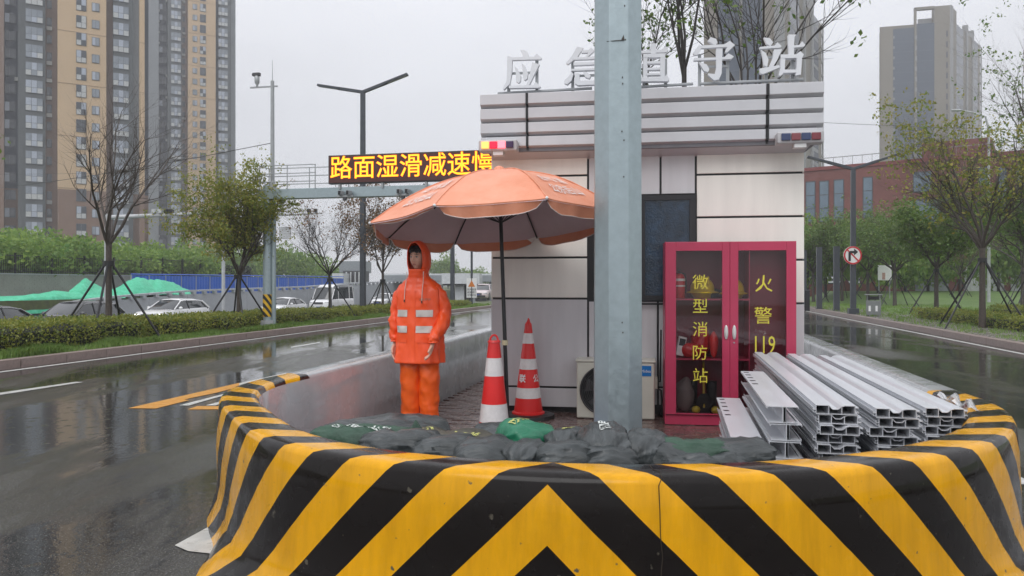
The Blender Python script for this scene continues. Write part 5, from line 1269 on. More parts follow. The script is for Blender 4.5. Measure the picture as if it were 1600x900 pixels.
for yy, zz, x1 in ((-.16,0,1.62),(.38,-.06,3.0)):
    for h in (.22,.46,.70): rail((-.16,yy,zb+h+zz*.0),(x1,yy,zb+h+zz*.0))
    for x in (-.16,.72,1.6) if yy < 0 else (-.16,1.15,2.4): rail((x,yy,zb+.0),(x,yy,zb+.70),.016)
for h in (.22,.46,.70): rail((-.16,-.16,zb+h),(-.16,.38,zb+h))
MB().box(-.3,.13,zb-.02,LB,.40,zb+.015).obj('walkway', STEEL, GL)
# camera mast on the gantry
cmx = .16
MB().cyl((cmx,0,zb),(cmx,0,1.4+318*GY/F-.14),.062,.052,n=12).obj('mast', STEEL, GL, smooth=50)
mb = MB(); mb.tube([(cmx,0,zb),(cmx,0,zb+.02),(cmx,0,zb+.26)],[.14,.13,.065],14); mb.obj('mast_foot', STEEL, GL)
zc = 1.4+310*GY/F-.14
MB().box(cmx-.72,-.02,zc-.03,cmx+.16,.02,zc+.01).obj('camera_arm', STEEL, GL)
MB().tube([(cmx,0,zc),(cmx,0,zc+.1),(cmx,0,zc+.14),(cmx,0,zc+.78)],[.05,.03,.013,.005],8).obj('antenna', STEEL, GL)
cmr = empty('ptz_camera', GL.matrix_basis @ Vector((0,0,0)), YAW, 'pan and tilt camera on the arm of the mast above the gantry', 'camera')
cmr.location = Vector(gp)+Matrix.Rotation(YAW,3,'Z')@Vector((cmx-.5,0,zc+.02))
mb = MB(); mb.tube([(0,0,0),(0,0,.04),(0,0,.1),(0,0,.28),(0,0,.33)],[.04,.03,.07,.075,.03],12); mb.obj('housing', STEEL, cmr, smooth=60)
mb = MB(); mb.box(-.13,-.05,.30,.10,.05,.40); mb.obj('head', M('dark_camera', (.06,.06,.065,1), .3), cmr, bevel=.01); MB().cyl((-.13,0,.35),(-.15,0,.35),.04,n=12).obj('lens', BLACKM, cmr)
# LED board
def gx(px): # x in gantry frame of a picture column
    e = Matrix.Rotation(YAW,3,'Z')@Vector((1,0,0)); r = (px-800)/F; o = gp+Matrix.Rotation(YAW,3,'Z')@Vector((0,-.2,0)); return (r*o.y-o.x)/(e.x-r*e.y), o, e
x0, o_g, e_g = gx(513)
led = empty('message_board', (o_g+e_g*x0).to_3d(), YAW, 'long black electronic message board with glowing yellow Chinese characters on the gantry', 'sign')
zb0 = 1.4+153*GY/F; zb1 = 1.4+196.5*GY/F
led.location.z = zb0; HB = zb1-zb0; WB = 6.3
MB().box(0,0,0,WB,.18,HB).obj('cabinet', M('dark_board_case', (.03,.03,.032,1), .5), led, bevel=.01)
MB().box(.03,-.012,.03,WB-.03,-.002,HB-.03).obj('screen', EM('dim_led_screen', (.045,.012,.010,1), .55), led)
HL = EM('led_red_halo', (.9,.12,.0,1), .8); YL = EM('led_yellow', (1,.45,.015,1), 1.55)
for i, ch in enumerate('路面湿滑减速慢行'):
    xc = .40+i*.70; zc2 = HB*.5
    text_obj(ch, .70, HL, led, (xc,-.016,zc2), extrude=.001, bold=.010, name='character_glow')
    text_obj(ch, .70, YL, led, (xc,-.020,zc2), extrude=.001, bold=.0, name='character')
for k in range(5): MB().box(.3+k*1.3,.02,-.14,.36+k*1.3,.12,0).obj('bracket', STEEL, led)
def camera_cluster(px, lab):
    x, o, e = gx(px); r = empty('traffic_camera', (o+e*x).to_3d(), YAW, lab, 'camera', 'traffic cameras under the message board'); r.location.z = gp.z+zb-.26
    for dx in (-.11,.13):
        mb = MB(); mb.box(dx-.05,-.22,.02,dx+.05,.02,.15); mb.obj('housing', STEEL, r, bevel=.01); MB().box(dx-.04,-.225,.03,dx+.04,-.22,.14).obj('front_glass', BLACKM, r)
    MB().box(-.24,-.12,-.03,.26,-.08,.02).obj('mount', STEEL, r); mb = MB(); mb.cyl((0,-.1,-.13),(0,-.1,-.03),.06,n=12); mb.obj('dome', M('dark_camera', (.06,.06,.065,1), .3), r)
camera_cluster(541, 'pair of traffic cameras with a dome, under the left part of the message board'); camera_cluster(632, 'pair of traffic cameras under the message board, close to the umbrella')

def lamp(px, w, top, arm, label, rr=.12, az=0.16, name='street_lamp', tilt=(.20,.32), zb_=.14, base=None):
    p = med(px, w) if base is None else base
    r = empty(name, p, YAW, label, 'street lamp', 'dark double armed street lamps'); p = Vector(p); H = top-p.z
    mb = MB(); mb.tube([(0,0,0),(0,0,H)],[rr*1.25,rr],4,0,True,math.pi/4); mb.obj('post', DARKM, r, bevel=.01)
    MB().box(-rr*1.6,-rr*1.6,0,rr*1.6,rr*1.6,.25).obj('plinth', DARKM, r)
    for s, tl in ((-1,tilt[0]),(1,tilt[1])):
        d = Vector((math.cos(tl)*s,0,math.sin(tl))); X = Matrix(((d.x,0,-d.z*s,0),(0,1,0,0),(d.z,0,d.x*s,H-.05),(0,0,0,1)))
        mb = MB(); mb.box(0,-.07,-.06,arm*.55,.07,.06,0,X); mb.box(arm*.5,-.10,-.04,arm,.10,.05,0,X); mb.obj('arm', DARKM, r, bevel=.01)
        mb = MB(); mb.box(arm*.55,-.08,-.052,arm*.97,.08,-.042,0,X); mb.obj('light_panel', M('lamp_diffuser', (.35,.35,.34,1), .3), r)
    return r
lamp(567, -12.6, 1.4+303*on_line(567,-12.6)/F, 2.05, 'tall dark street lamp with two raised arms in the left median', .12, tilt=(.19,.31))
lamp(707, -12.6, 7.0, 1.8, 'second dark lamp post, under the right side of the umbrella', .13, tilt=(.19,.31))
Yq = 33; lamp(0, 0, 1.4+183*Yq/F, 1.95, 'dark street lamp with two raised arms carrying the no right turn sign', .125, tilt=(.30,.30), base=Vector(((1333-800)/F*Yq, Yq, .14)))
# sign post with warning triangle
Yw = 47; p = AT(737, 445, Yw); r = empty('warning_sign', (p.x, Yw, .1), 0, 'white warning board with an orange triangle on a thin post', 'sign')
MB().cyl((0,0,0),(0,0,5.2),.07,n=8).obj('post', DARKM, r); s_ = Yw/F
MB().box(-8*s_,-.06,1.3-20*s_,8*s_,-.03,1.3+10.2*s_).obj('board', WHITEP, r)
mb = MB(); mb.prism([(-5.5*s_,1.3-3*s_),(5.5*s_,1.3-3*s_),(0,1.3+7*s_)], lambda a,b,d:(a,d,b), -.075,-.062); mb.obj('triangle', M('orange_sign', lin(215,130,60), .4), r)
for i, t_ in enumerate(('雨天路滑','减速慢行','注意安全')): text_obj(t_, 3.6*s_, BLACKM, r, (0,-.068,1.3-(7.5+4.4*i)*s_), extrude=.002)
# no right turn
p = AT(1332, 399, 32.8); r = empty('no_right_turn_sign', p, 0, 'round no right turn sign with a red ring on the lamp post', 'sign')
q = .39
mb = MB(); mb.cyl((0,0,0),(0,-.03,0),q,n=40); mb.obj('plate', WHITEP, r)
RS = M('red_sign_paint', lin(205,40,50), .35)
mb = MB(); n = 40
mb.loft([[(a*math.cos(2*math.pi*k/n), y, a*math.sin(2*math.pi*k/n)) for k in range(n)] for a, y in ((q*.99,-.032),(q*.99,-.04),(q*.82,-.04),(q*.82,-.032))], cap=False); mb.obj('ring', RS, r)
mb = MB(); X = Matrix.Rotation(R_(45),4,'Y'); mb.box(-q*.85,-.039,-.03,q*.85,-.034,.03,0,X); mb.obj('bar', RS, r)
mb = MB(); mb.prism([(-.19,-.24),(-.09,-.24),(-.09,.09),(.05,.09),(.05,.0),(.22,.145),(.05,.29),(.05,.19),(-.12,.19),(-.19,.12)], lambda a,b,d:(a,d,b), -.046,-.041); mb.obj('arrow', BLACKM, r)
# square columns on the right
for i, (px, py, pt) in enumerate(((1256,480.5,392),(1280,483,387),(1307,485.5,386))):
    b = G(px, py, .145); h = CH+(HY-pt)*b.y/F-.145; r = empty('square_column', (b.x, b.y, .145), YAW, 'tall square dark grey column on the right pavement, %s of three' % ('left','middle','right')[i], 'column', 'square dark columns')
    MB().box(-.13,-.13,0,.13,.13,h).obj('shaft', DARKM, r, bevel=.012); MB().box(-.16,-.16,0,.16,.16,.05).obj('foot', DARKM, r); MB().box(-.14,-.14,h,.14,.14,h+.03).obj('cap', DARKM, r)
b = G(1261, 486, .145); o = MB().box(-.12,-.06,0,.12,.06,1.0).obj('bollard', BLACKM, None, (b.x,b.y,.145), (0,0,YAW), bevel=.02); tag(o, 'short black bollard box in front of the square columns', 'bollard')
# litter bin
b = G(1365, 494, .145); r = empty('litter_bin', (b.x, b.y, .145), YAW-.25, 'grey metal double litter bin with a flat roof on the right pavement', 'litter bin')
BN = M('bin_metal', lin(132,136,134), .4, .3)
MB().box(-.27,-.2,.04,.27,.2,.62).obj('body', BN, r, bevel=.01); MB().box(-.33,-.25,.84,.33,.25,.88).obj('roof', BN, r, bevel=.01)
for x in (-.25,.21): MB().box(x,-.18,.62,x+.04,.18,.84).obj('side_panel', BN, r)
for x in (-.13,.12): MB().box(x-.05,-.204,.2,x+.03,-.201,.42).obj('sticker', WHITEP, r)
MB().box(-.2,-.205,.66,.2,-.19,.8).obj('opening', BLACKM, r)
# camera pole far left, arm over the side road
Yc = 44; p = AT(168, 445, Yc); r = empty('camera_pole', (p.x, Yc, -.9), 0, 'white camera pole with a long horizontal arm behind the bare tree', 'camera pole')
WG = M('pale_grey_pole', lin(188,190,192), .4); zz = CH+(HY-337)*Yc/F+.9
MB().cyl((0,0,0),(0,0,zz+.1),.2,.15,n=14).obj('post', WG, r); MB().cyl((0,0,zz-.1),(8.2,0,zz+.25),.13,.06,n=10).obj('arm', WG, r)
for x in (2.6,2.95,3.3,3.55): MB().box(x,-.2,zz+.12,x+.22,.15,zz+.36,0).obj('camera', WG if x < 3.2 else BLACKM, r, bevel=.02)
Yc = 52; p = AT(416, 445, Yc); r = empty('camera_pole.001', (p.x, Yc, -.9), 0, 'grey pole with a horizontal camera arm and hanging signal box behind the gantry post', 'camera pole'); zz = CH+(HY-333)*Yc/F+.9
MB().cyl((0,0,0),(0,0,zz),.14,n=12).obj('post', WG, r); MB().cyl((-.5,0,zz-.2),(3.8,0,zz),.09,.05,n=8).obj('arm', WG, r); MB().box(.9,-.15,zz-1.75,1.65,.1,zz-.95).obj('signal_box', WG, r)
for x in (.7,1.0,2.8,3.25): MB().box(x,-.2,zz+.05,x+.2,.1,zz+.28).obj('camera', BLACKM, r)
Yc = 56; p = AT(349, 445, Yc); r = empty('camera_pole.002', (p.x, Yc, -.9), 0, 'slim grey pole in front of the blue hoarding left of the leafy tree trunk', 'pole'); MB().cyl((0,0,0),(0,0,6.6),.13,n=10).obj('post', WG, r)
# overhead cables
def cable(a, b, sag, label):
    a, b = Vector(a), Vector(b); pts = [a.lerp(b, i/14)-Vector((0,0,sag*4*(i/14)*(1-i/14))) for i in range(15)]
    o = MB().tube(pts, .011, 5).obj('overhead_cable', CBL); tag(o, label, 'cable', 'overhead cables')
mastp = Vector(gp)+Matrix.Rotation(YAW,3,'Z')@Vector((cmx,0,0))
cable(mastp+Vector((0,0,CH+(HY-231)*GY/F)), AT(-200, 300, 60), .6, 'thin cable running left from the gantry mast')
cable(AT(-300,272,60), AT(440,262,90), .3, 'thin dark cable in front of the left towers')
cable(AT(1200,187,40), AT(1900,205,46), .2, 'thin cable crossing the sky at the right')
# curved white street lamp arm at right
p = AT(1545, 445, 48); r = empty('street_lamp', (p.x, 48, .1), 0, 'pale curved street lamp behind the right hand tree', 'street lamp'); zz = CH+(HY-180)*48/F
MB().tube([(0,0,0),(0,0,zz-1),(-.2,0,zz-.2),(-1.1,0,zz+.1),(-1.9,0,zz+.2)],[.1,.07,.06,.05,.04],8).obj('post', WG, r, smooth=60); mb = MB(); mb.ell((-2.0,0,zz+.2),(.4,.14,.07),12,8); mb.obj('lamp_head', WG, r, smooth=60)

# ------------------------------------------------------------------ walls, fences and covered earth beyond the side road
def wall_run(name, pts, thick, mats, label, cat, coping=.0, X=None):
    r = empty(name, (0,0,0), 0, label, cat); return r
r = empty('ramp_wall', (0,0,0), 0, 'long light grey concrete ramp wall with a coping, behind the parked and moving cars', 'wall')
pts = []
for px, py in ((118,470),(173,463),(233,458),(293,453.5),(386,450),(480,447),(560,441),(593,440),(640,437),(690,436)):
    Y = on_line(px, -34); pts.append(Vector(((px-800)/F*Y, Y, CH+(HY-py)*Y/F)))
WC = M('pale_ramp_concrete', lin(176,180,184), .45, var=.1, scale=.6, rvar=.1)
for i, (a, b) in enumerate(zip(pts, pts[1:])):
    d = (b-a); d.z = 0; d.normalize(); nrm = Vector((-d.y, d.x, 0)); g_ = d*.02
    mb = MB(); A_, B_v = a+g_, b-g_
    mb.add([(A_.x,A_.y,-1.1),(B_v.x,B_v.y,-1.1),(B_v.x,B_v.y,B_v.z-.3),(A_.x,A_.y,A_.z-.3)]+[(q.x+nrm.x*.3,q.y+nrm.y*.3,z) for q,z in ((A_,-1.1),(B_v,-1.1),(B_v,B_v.z-.3),(A_,A_.z-.3))],[(0,1,2,3),(7,6,5,4),(0,4,5,1),(1,5,6,2),(2,6,7,3),(3,7,4,0)])
    mb.obj('wall_panel', WC, r)
    n_ = max(3, int((b-a).length/1.2))
    for k in range(n_):
        p0 = a.lerp(b, k/n_)+d*.08; p1 = a.lerp(b, (k+1)/n_)-d*.08
        mb = MB(); mb.add([(q.x-nrm.x*o, q.y-nrm.y*o, z) for q in (p0,p1) for o, z in ((.06,q.z-.12),(.06,q.z),(-.34,q.z),(-.34,q.z-.12))],[(0,1,2,3),(7,6,5,4),(0,4,5,1),(1,5,6,2),(2,6,7,3),(3,7,4,0)]); mb.obj('coping', WC, r)
        mb = MB(); m_ = p0.lerp(p1,.5); mb.box(-.12,-.1,-.2,.12,.2,0,0,Matrix.Translation(Vector((m_.x,m_.y,m_.z-.12)))@Matrix.Rotation(YAW,4,'Z')); mb.obj('coping_block', WC, r)
# brick retaining wall
BRW = M('grey_block_wall', lin(150,152,146), .7, var=.12, scale=1)
r = empty('block_wall', (0,0,0), 0, 'grey block retaining wall under the black iron fence at the left', 'wall')
a = Vector(((-120-800)/F*on_line(-120,-42), on_line(-120,-42), 0)); b = Vector(((211-800)/F*on_line(211,-42), on_line(211,-42), 0)); Lw = (b-a).length
X = Matrix.Translation(Vector((a.x,a.y,.4)))@Matrix.Rotation(math.atan2(b.y-a.y,b.x-a.x),4,'Z')
mb = MB(); mb.box(0,0,0,Lw,.3,1.68,0,X); mb.obj('core', BRW, r); mb = MB()
nz_ = 12
for j in range(nz_):
    for i in range(int(Lw/.4)):
        x = i*.4+(.2 if j % 2 else 0)
        if x+.38 > Lw: continue
        q = random.uniform(-.008,.008); mb.box(x,-.02+q,j*.139,x+.385,.0,j*.139+.128,0,X)
o = mb.obj('block_course', BRW, r, recalc=False); tag(o, kind='stuff')
mb = MB(); mb.box(-.02,-.05,1.68,Lw,.34,1.76,0,X); mb.obj('coping', WC, r)
# iron fence
def iron_fence(a, b, z, h, label, step=.2, name='iron_fence'):
    r = empty(name, a+Vector((0,0,z)), math.atan2(b.y-a.y,b.x-a.x), label, 'fence'); L = (b-a).length
    for zz in (.12,h-.12): MB().box(0,-.02,zz,L,.02,zz+.05).obj('rail', BLACKM, r)
    pm = MB().box(-.012,-.012,0,.012,.012,h-.04).mesh('picket', BLACKM); n = int(L/step)
    if n < 300:
        for i in range(n): link_mesh('picket', pm, r, (i*step,0,0))
    pst = MB().box(-.05,-.05,0,.05,.05,h+.1).mesh('post', BLACKM)
    for i in range(int(L/3)+1): link_mesh('post', pst, r, (i*3,0,0))
a2 = Vector(((348-800)/F*on_line(348,-43), on_line(348,-43), 0))
iron_fence(a+Vector((.1,.2,0)), b+Vector((.1,.2,0)), 2.15, 1.25, 'black iron fence on top of the block wall at the left', .16)
iron_fence(b+Vector((.2,.6,0)), a2, 2.1, 1.5, 'black iron fence behind the blue hoarding', .2)
# dark planting behind the fences
o = hedge(30, 75, -45.5, -44.4, 1.35, 'dark shrubs behind the black iron fences', 77, base=1.9, dens=300, mat=M('dark_shrub_leaf', (.02,.035,.015,1), .6, island=.7), lsize=.25)
# blue hoarding
r = empty('blue_hoarding', (0,0,0), 0, 'bright blue corrugated site hoarding above the green nets', 'fence')
a = Vector(((205-800)/F*on_line(205,-40), on_line(205,-40), 0)); b = Vector(((537-800)/F*on_line(537,-40), on_line(537,-40), 0)); Lw = (b-a).length; n = int(Lw/2)
BL = M('blue_sheet_metal', lin(34,96,200), .4, var=.12, scale=.8, stretch=(1,1,.3))
for i in range(n):
    X = Matrix.Translation(a.lerp(b,i/n)+Vector((0,0,.5)))@Matrix.Rotation(math.atan2(b.y-a.y,b.x-a.x),4,'Z'); w = Lw/n-.04
    prof = []
    for k in range(11): prof.append((w*k/10, .03*(k % 2)))
    mb = MB(); mb.loft([[(x, y, 0) for x, y in prof], [(x, y, 1.62+.004*i) for x, y in prof]], closed=False, cap=False, X=X); mb.box(-.03,-.03,0,.03,.05,1.66+.004*i,1,X); mb.obj('sheet', [BL, STEEL], r, recalc=False)
MB().tube([a+Vector((0,0,2.2)), b+Vector((0,0,2.4))], .05, 4).obj('top_rail', BL, r)
# green netting over earth mounds
NET = M('green_dust_net', lin(40,168,120), .6, var=.25, scale=4, bump=1.0, bscale=9, island=0, hue2=lin(88,196,160))
def mound(name, pxs, w0, depth, label, zbase, zf, seed, skirt=0):
    mb = MB(); rows = 16; rings = []
    for px in pxs:
        ring = []
        for j in range(rows+1):
            v = j/rows; w = w0-depth*v; Y = on_line(px, w); hgt = zf(px)*math.sin(math.pi*min(1, v*1.05+.03))**.7
            n1 = mnoise.noise(Vector((px*.05, v*3, seed)))*.22+(1-3*abs(mnoise.noise(Vector((px*.14, v*6, seed)))))*.09
            ring.append(((px-800)/F*Y, Y, zbase+hgt*(1+n1)-(skirt if j == 0 else 0)))
        rings.append(ring)
    mb.loft(rings, closed=False, cap=False); o = mb.obj(name, NET, None, smooth=60, recalc=False); tag(o, label, 'netted mound', 'green netted earth mounds')
mound('netted_mound', [108+4*i for i in range(50)], -35.2, 4, 'humped earth mound under bright green netting in front of the blue hoarding', .5, lambda px: .35+.95*math.exp(-((px-215)/28)**2)+.95*math.exp(-((px-262)/26)**2)*.75+.75*math.exp(-((px-135)/26)**2) if px < 300 else .1, 2)
mound('netted_mound.001', [-260+8*i for i in range(58)], -34.36, 3, 'low flat earth bank under green netting at the left edge', .42, lambda px: .32+.25*math.exp(-((px-90)/40)**2), 6, skirt=.85)
o = MB().box(0,0,0,1,1,1)
mb = MB(); pa = RD(18,-34.4,-1.1); pb = RD(48,-34.4,-1.1); mb.loft([[pa,pb],[pa+Vector((0,0,.95)),pb+Vector((0,0,.95))]],closed=False,cap=False)
mb = MB(); L_ = 34
r = empty('slope_fence', RD(16,-34.3,-1.1), YAW, 'dark striped mesh fence below the green netting behind the black cars', 'fence')
for j in range(5): MB().box(-.03,0,.08+j*.18,.03,L_,.2+j*.18).obj('mesh_band', M('dark_green_mesh', (.02,.03,.028,1), .6), r)
for i in range(12): MB().box(-.05,i*3,0,.05,i*3+.08,1.0).obj('post', BLACKM, r)
rk = MB(); rk.ell((0,0,0),(.9,.7,.6),12,8); rk.v = [tuple(Vector(v)*(1+.25*mnoise.noise(Vector(v)*2))) for v in rk.v]
Y = on_line(240,-40.5); o = rk.obj('spoil_heap', M('grey_rubble', lin(130,125,120), .9, var=.3, scale=4), None, ((240-800)/F*Y, Y, 1.3)); tag(o, 'grey rubble heap between the green net and the blue hoarding', 'rubble heap')
# far bridge, pavilion
HZ = M('far_white_cladding', lin(205,208,210), .5); HG = M('far_grey_cladding', lin(140,146,150), .5)
def fb(px0, py0, px1, py1, Y, dep): a = AT(px0, py0, Y); b = AT(px1, py1, Y); return (a.x, Y, b.z, b.x, Y+dep, a.z)
r = empty('underpass_pavilion', (0,0,0), 0, 'white boxy underpass pavilion on grey columns far down the road', 'building')
MB().box(*fb(690,427,749,443.5,80,8)).obj('fascia', HZ, r); MB().box(*fb(692,443.5,748,446,80.4,7)).obj('soffit', M('far_dark', (.05,.05,.055,1), .6), r)
for x0, x1 in ((684,691),(711,725),(738,742)): MB().box(*fb(x0,446,x1,500,81,1)).obj('column', HZ if x0 == 711 else HG, r)
MB().box(*fb(725,446,760,470,86,.5)).obj('rear_wall', M('far_dark', (.05,.05,.055,1), .6), r)
r = empty('road_bridge', (0,0,0), 0, 'grey concrete road bridge crossing far behind the pavilion', 'bridge')
MB().box(*fb(600,430,900,440,95,9)).obj('deck', HG, r); MB().box(*fb(600,427.5,900,430,95.2,.3)).obj('parapet', HZ, r); 
for x in (640,765,820): MB().box(*fb(x,440,x+7,500,97,2)).obj('pier', HG, r)
r = empty('site_shed', (0,0,0), 0, 'white and dark site building behind the thin tree', 'building')
MB().box(*fb(519,427,536,445,100,6)).obj('white_wing', HZ, r); MB().box(*fb(536,423,566,443,104,5)).obj('dark_wing', M('far_dark', (.05,.05,.055,1), .6), r)
for x in (540,547,554,560): MB().box(*fb(x,425,x+1.5,442,103.5,.3)).obj('mullion', HZ, r)
MB().box(*fb(530,408,570,426,108,5)).obj('upper_wing', HG, r)
hedge(48, 53, -9.6, -7.4, .62, 'left clipped hedge block in front of the pavilion', 91, base=.14, dens=900, lsize=.14)
hedge(53.6, 59, -8.6, -6.0, .62, 'right clipped hedge block in front of the pavilion', 92, base=.14, dens=900, lsize=.14)
r = empty('distant_towers', (0,0,0), 0, 'pale hazy apartment block far away over the road', 'building')
for o in list(bpy.data.objects):
    if o.name == 'distant_towers': bpy.data.objects.remove(o)
# ------------------------------------------------------------------ vehicles
def car(loc, yaw, paint, label, L=4.7, Wd=1.86, H=1.62, kind='suv', name='parked_car', lit=False, group='vehicles on the side road'):
    r = empty(name, loc, yaw, label, 'car' if kind != 'van' else 'van', group)
    hw = Wd/2; CG = M('car_glass', (.02,.025,.028,1), .05, spec=.9, var=.2); RB = BLACK; CH_ = M('chrome', (.6,.6,.6,1), .15, .9)
    # body: stations from the nose (-L/2) to the tail; nose towards -y
    if kind == 'suv': st = [(0,.42,.72,.80),(.05,.3,.86,.90),(.22,.22,.95,.98),(.9,.2,1.02,1.0),(1.3,.2,1.06,1.0),(2.6,.2,1.08,1.0),(3.7,.2,1.10,.99),(4.3,.24,1.10,.96),(4.62,.3,1.02,.9),(4.7,.45,.85,.84)]; gh = [(1.15,1.04,.80),(1.95,1.02,.70),(2.3,1.0,.69),(3.4,.98,.68),(4.1,.94,.66),(4.5,1.06,.74)]; roofz = [1.05,H-.06,H,H-.01,H-.08,1.1]
    elif kind == 'sedan': st = [(0,.4,.62,.8),(.06,.28,.72,.9),(.3,.2,.80,.98),(1.0,.18,.90,1.0),(1.4,.18,.93,1.0),(3.6,.18,.97,1.0),(4.2,.22,.98,.97),(4.62,.3,.92,.9),(4.7,.42,.8,.84)]; gh = [(1.25,.9,.80),(2.0,.9,.66),(2.5,.9,.64),(3.2,.9,.64),(3.7,.9,.66),(4.15,.95,.76)]; roofz = [.93,H-.07,H,H-.02,H-.12,.98]
    else: st = [(0,.4,.85,.85),(.06,.3,.98,.93),(.3,.24,1.10,1.0),(.8,.22,1.20,1.0),(1.2,.22,1.22,1.0),(5.3,.22,1.24,1.0),(5.55,.3,1.24,.98),(5.6,.4,1.2,.96)]; gh = [(.75,1.2,.92),(1.35,1.2,.86),(1.9,1.2,.84),(3.5,1.2,.84),(5.3,1.2,.85),(5.52,1.2,.9)]; roofz = [1.22,H-.25,H-.02,H,H-.02,H-.15]
    k = L/(4.7 if kind != 'van' else 5.6); rings = []
    for (x, z0, z1, w) in st:
        y = -L/2+x*k; a = hw*w
        rings.append([(-a*.92,y,z0),(-a,y,z0+.1),(-a,y,(z0+z1)/2),(-a*.985,y,z1-.12),(-a*.93,y,z1-.02),(-a*.6,y,z1+.01),(0,y,z1+.02),(a*.6,y,z1+.01),(a*.93,y,z1-.02),(a*.985,y,z1-.12),(a,y,(z0+z1)/2),(a,y,z0+.1),(a*.92,y,z0)])
    mb = MB(); mb.loft(rings); body = mb.obj('body', paint, r, smooth=40)
    # greenhouse in glass, roof skin above
    rings = []; 
    for (x, zb, w), zr in zip(gh, roofz):
        y = -L/2+x*k; zb = min(zb, zr); rings.append([(-hw*.93,y,zb),(-hw*w*1.05,y,zb+(zr-zb)*.85),(-hw*w*.9,y,zr),(hw*w*.9,y,zr),(hw*w*1.05,y,zb+(zr-zb)*.85),(hw*.93,y,zb)])
    mb = MB(); mb.loft(rings); mb.obj('glasshouse', CG, r, smooth=30)
    mb = MB(); rr = []
    for i in range(1, 5 if kind != 'van' else 6):
        (x, zb, w), zr = gh[i], roofz[i]; y = -L/2+x*k; zr2 = zr+.012; dr = .08 if kind != 'van' else .42
        rr.append([(-hw*w*1.07,y,zr2-dr*1.6),(-hw*w*1.0,y,zr2-dr*.7),(-hw*w*.85,y,zr2),(0,y,zr2+.03),(hw*w*.85,y,zr2),(hw*w*1.0,y,zr2-dr*.7),(hw*w*1.07,y,zr2-dr*1.6)])
    mb.loft(rr, closed=False, cap=False); ro = mb.obj('roof', paint, r, smooth=40); ro.modifiers.new('thick','SOLIDIFY').thickness = .02
    def gp_(i, s, q):   # point on the greenhouse side: station i, side s, height fraction q
        (x, zb, w), zr = gh[i], roofz[i]; y = -L/2+x*k; zb = min(zb, zr); return Vector((s*(hw*.93*(1-q)+hw*w*1.05*q)*1.01, y, zb+(zr-zb)*.88*q))
    for s in (-1, 1):
        MB().tube([gp_(0,s,0), gp_(1,s,1)], .035, 6).obj('front_pillar', paint, r)
        MB().tube([gp_(2,s,0)+Vector((0,.25,0)), gp_(2,s,1)+Vector((0,.25,0))], .03, 6).obj('centre_pillar', paint if kind == 'van' else BLACKM, r)
        MB().tube([gp_(5,s,0), gp_(4,s,1)], .06, 6).obj('rear_pillar', paint, r)
        if kind == 'van': MB().tube([gp_(4,s,0)-Vector((0,.8*k,0)), gp_(4,s,1)-Vector((0,.8*k,0))], .05, 6).obj('side_pillar', paint, r)
        else: MB().tube([gp_(i,s,.98)+Vector((s*.004,0,.0)) for i in (1,2,3,4)], .012, 5).obj('window_trim', CH_, r)
        m = MB(); m.ell((s*(hw+.11), -L/2+gh[0][0]*k+.35, gh[0][1]+.08),(.12,.07,.085),12,8); m.obj('mirror', paint if kind != 'van' else BLACK, r, smooth=60)
        zl = st[2][2]-.18
        m = MB(); m.ell((s*hw*.72, -L/2+.13, zl),(.24,.14,.075),14,8); m.obj('headlight', EM('lit_headlamp', (1,.97,.9,1), 3.0) if lit else M('headlamp_glass', (.5,.52,.54,1), .1, spec=.9), r, smooth=60)
        for yy in (-L/2+.92*k, L/2-.95*k):
            w = empty('wheel', (s*(hw-.1), yy, .34)); w.parent = r
            MB().tube([(-.11,0,0),(-.1,0,0),(.1,0,0),(.11,0,0)],[.29,.345,.345,.29],24).obj('tyre', BLACK, w)
            MB().cyl((s*.10,0,0),(s*.116,0,0),.2,n=16).obj('rim', M('alloy', (.45,.45,.46,1), .25, .8), w)
        mm = MB(); mm.box(s*(hw*.995)-.006, -L/2+gh[2][0]*k, .5, s*(hw*.995)+.006, -L/2+gh[2][0]*k+.012, gh[2][1]-.05); mm.obj('door_gap', BLACKM, r)
    zg = st[2][2]-.2
    MB().box(-.42,-L/2-.02,zg-.14,.42,-L/2+.08,zg+.06).obj('grille', BLACKM, r, bevel=.02)
    for j in range(3): MB().box(-.42,-L/2-.028,zg-.11+j*.06,.42,-L/2-.02,zg-.095+j*.06).obj('grille_bar', CH_, r)
    if kind == 'suv' and 'white' in label:
        MB().tube([(.07*math.cos(a),-L/2-.035,zg-.04+.07*math.sin(a)) for a in [2*math.pi*i/16 for i in range(17)]],.008,5).obj('badge', CH_, r)
        MB().box(-.006,-L/2-.038,zg-.04,.006,-L/2-.03,zg+.03).obj('badge_star', CH_, r)
    MB().box(-hw*.8,-L/2-.01,.28,hw*.8,-L/2+.1,.44).obj('lower_grille', BLACKM, r)
    MB().box(-.22,-L/2-.03,.46,.22,-L/2-.015,.56).obj('number_plate', M('blue_plate', (.02,.06,.3,1), .4), r)
    wv = gh; return r
BKP = M('black_car_paint', (.012,.012,.014,1), .08, var=.1, spec=.6, coat=1); WHP = M('white_car_paint', (.78,.78,.78,1), .15, var=.03, coat=1)
def carat(px, Y, z=-1.05): return Vector(((px-800)/F*Y, Y, z))
car(carat(120, 36.5), YAW, BKP, 'black SUV with lit headlamps behind the bare tree', H=1.66, lit=True, name='black_suv')
car(carat(-28, 35.5), YAW, BKP, 'black saloon car cut by the left edge of the picture', kind='sedan', H=1.46, L=4.9, name='black_saloon')
car(carat(272, 45), YAW, WHP, 'white SUV with lit headlamps, between the bare and the leafy tree', H=1.62, lit=True, name='white_suv')
car(carat(444, 60), YAW, WHP, 'white saloon car behind the striped gantry post', kind='sedan', H=1.45, name='white_saloon')
car(carat(519, 71, -1.1), YAW, WHP, 'white high roofed van behind the thin tree', L=5.6, Wd=2.0, H=2.5, kind='van', name='white_van')
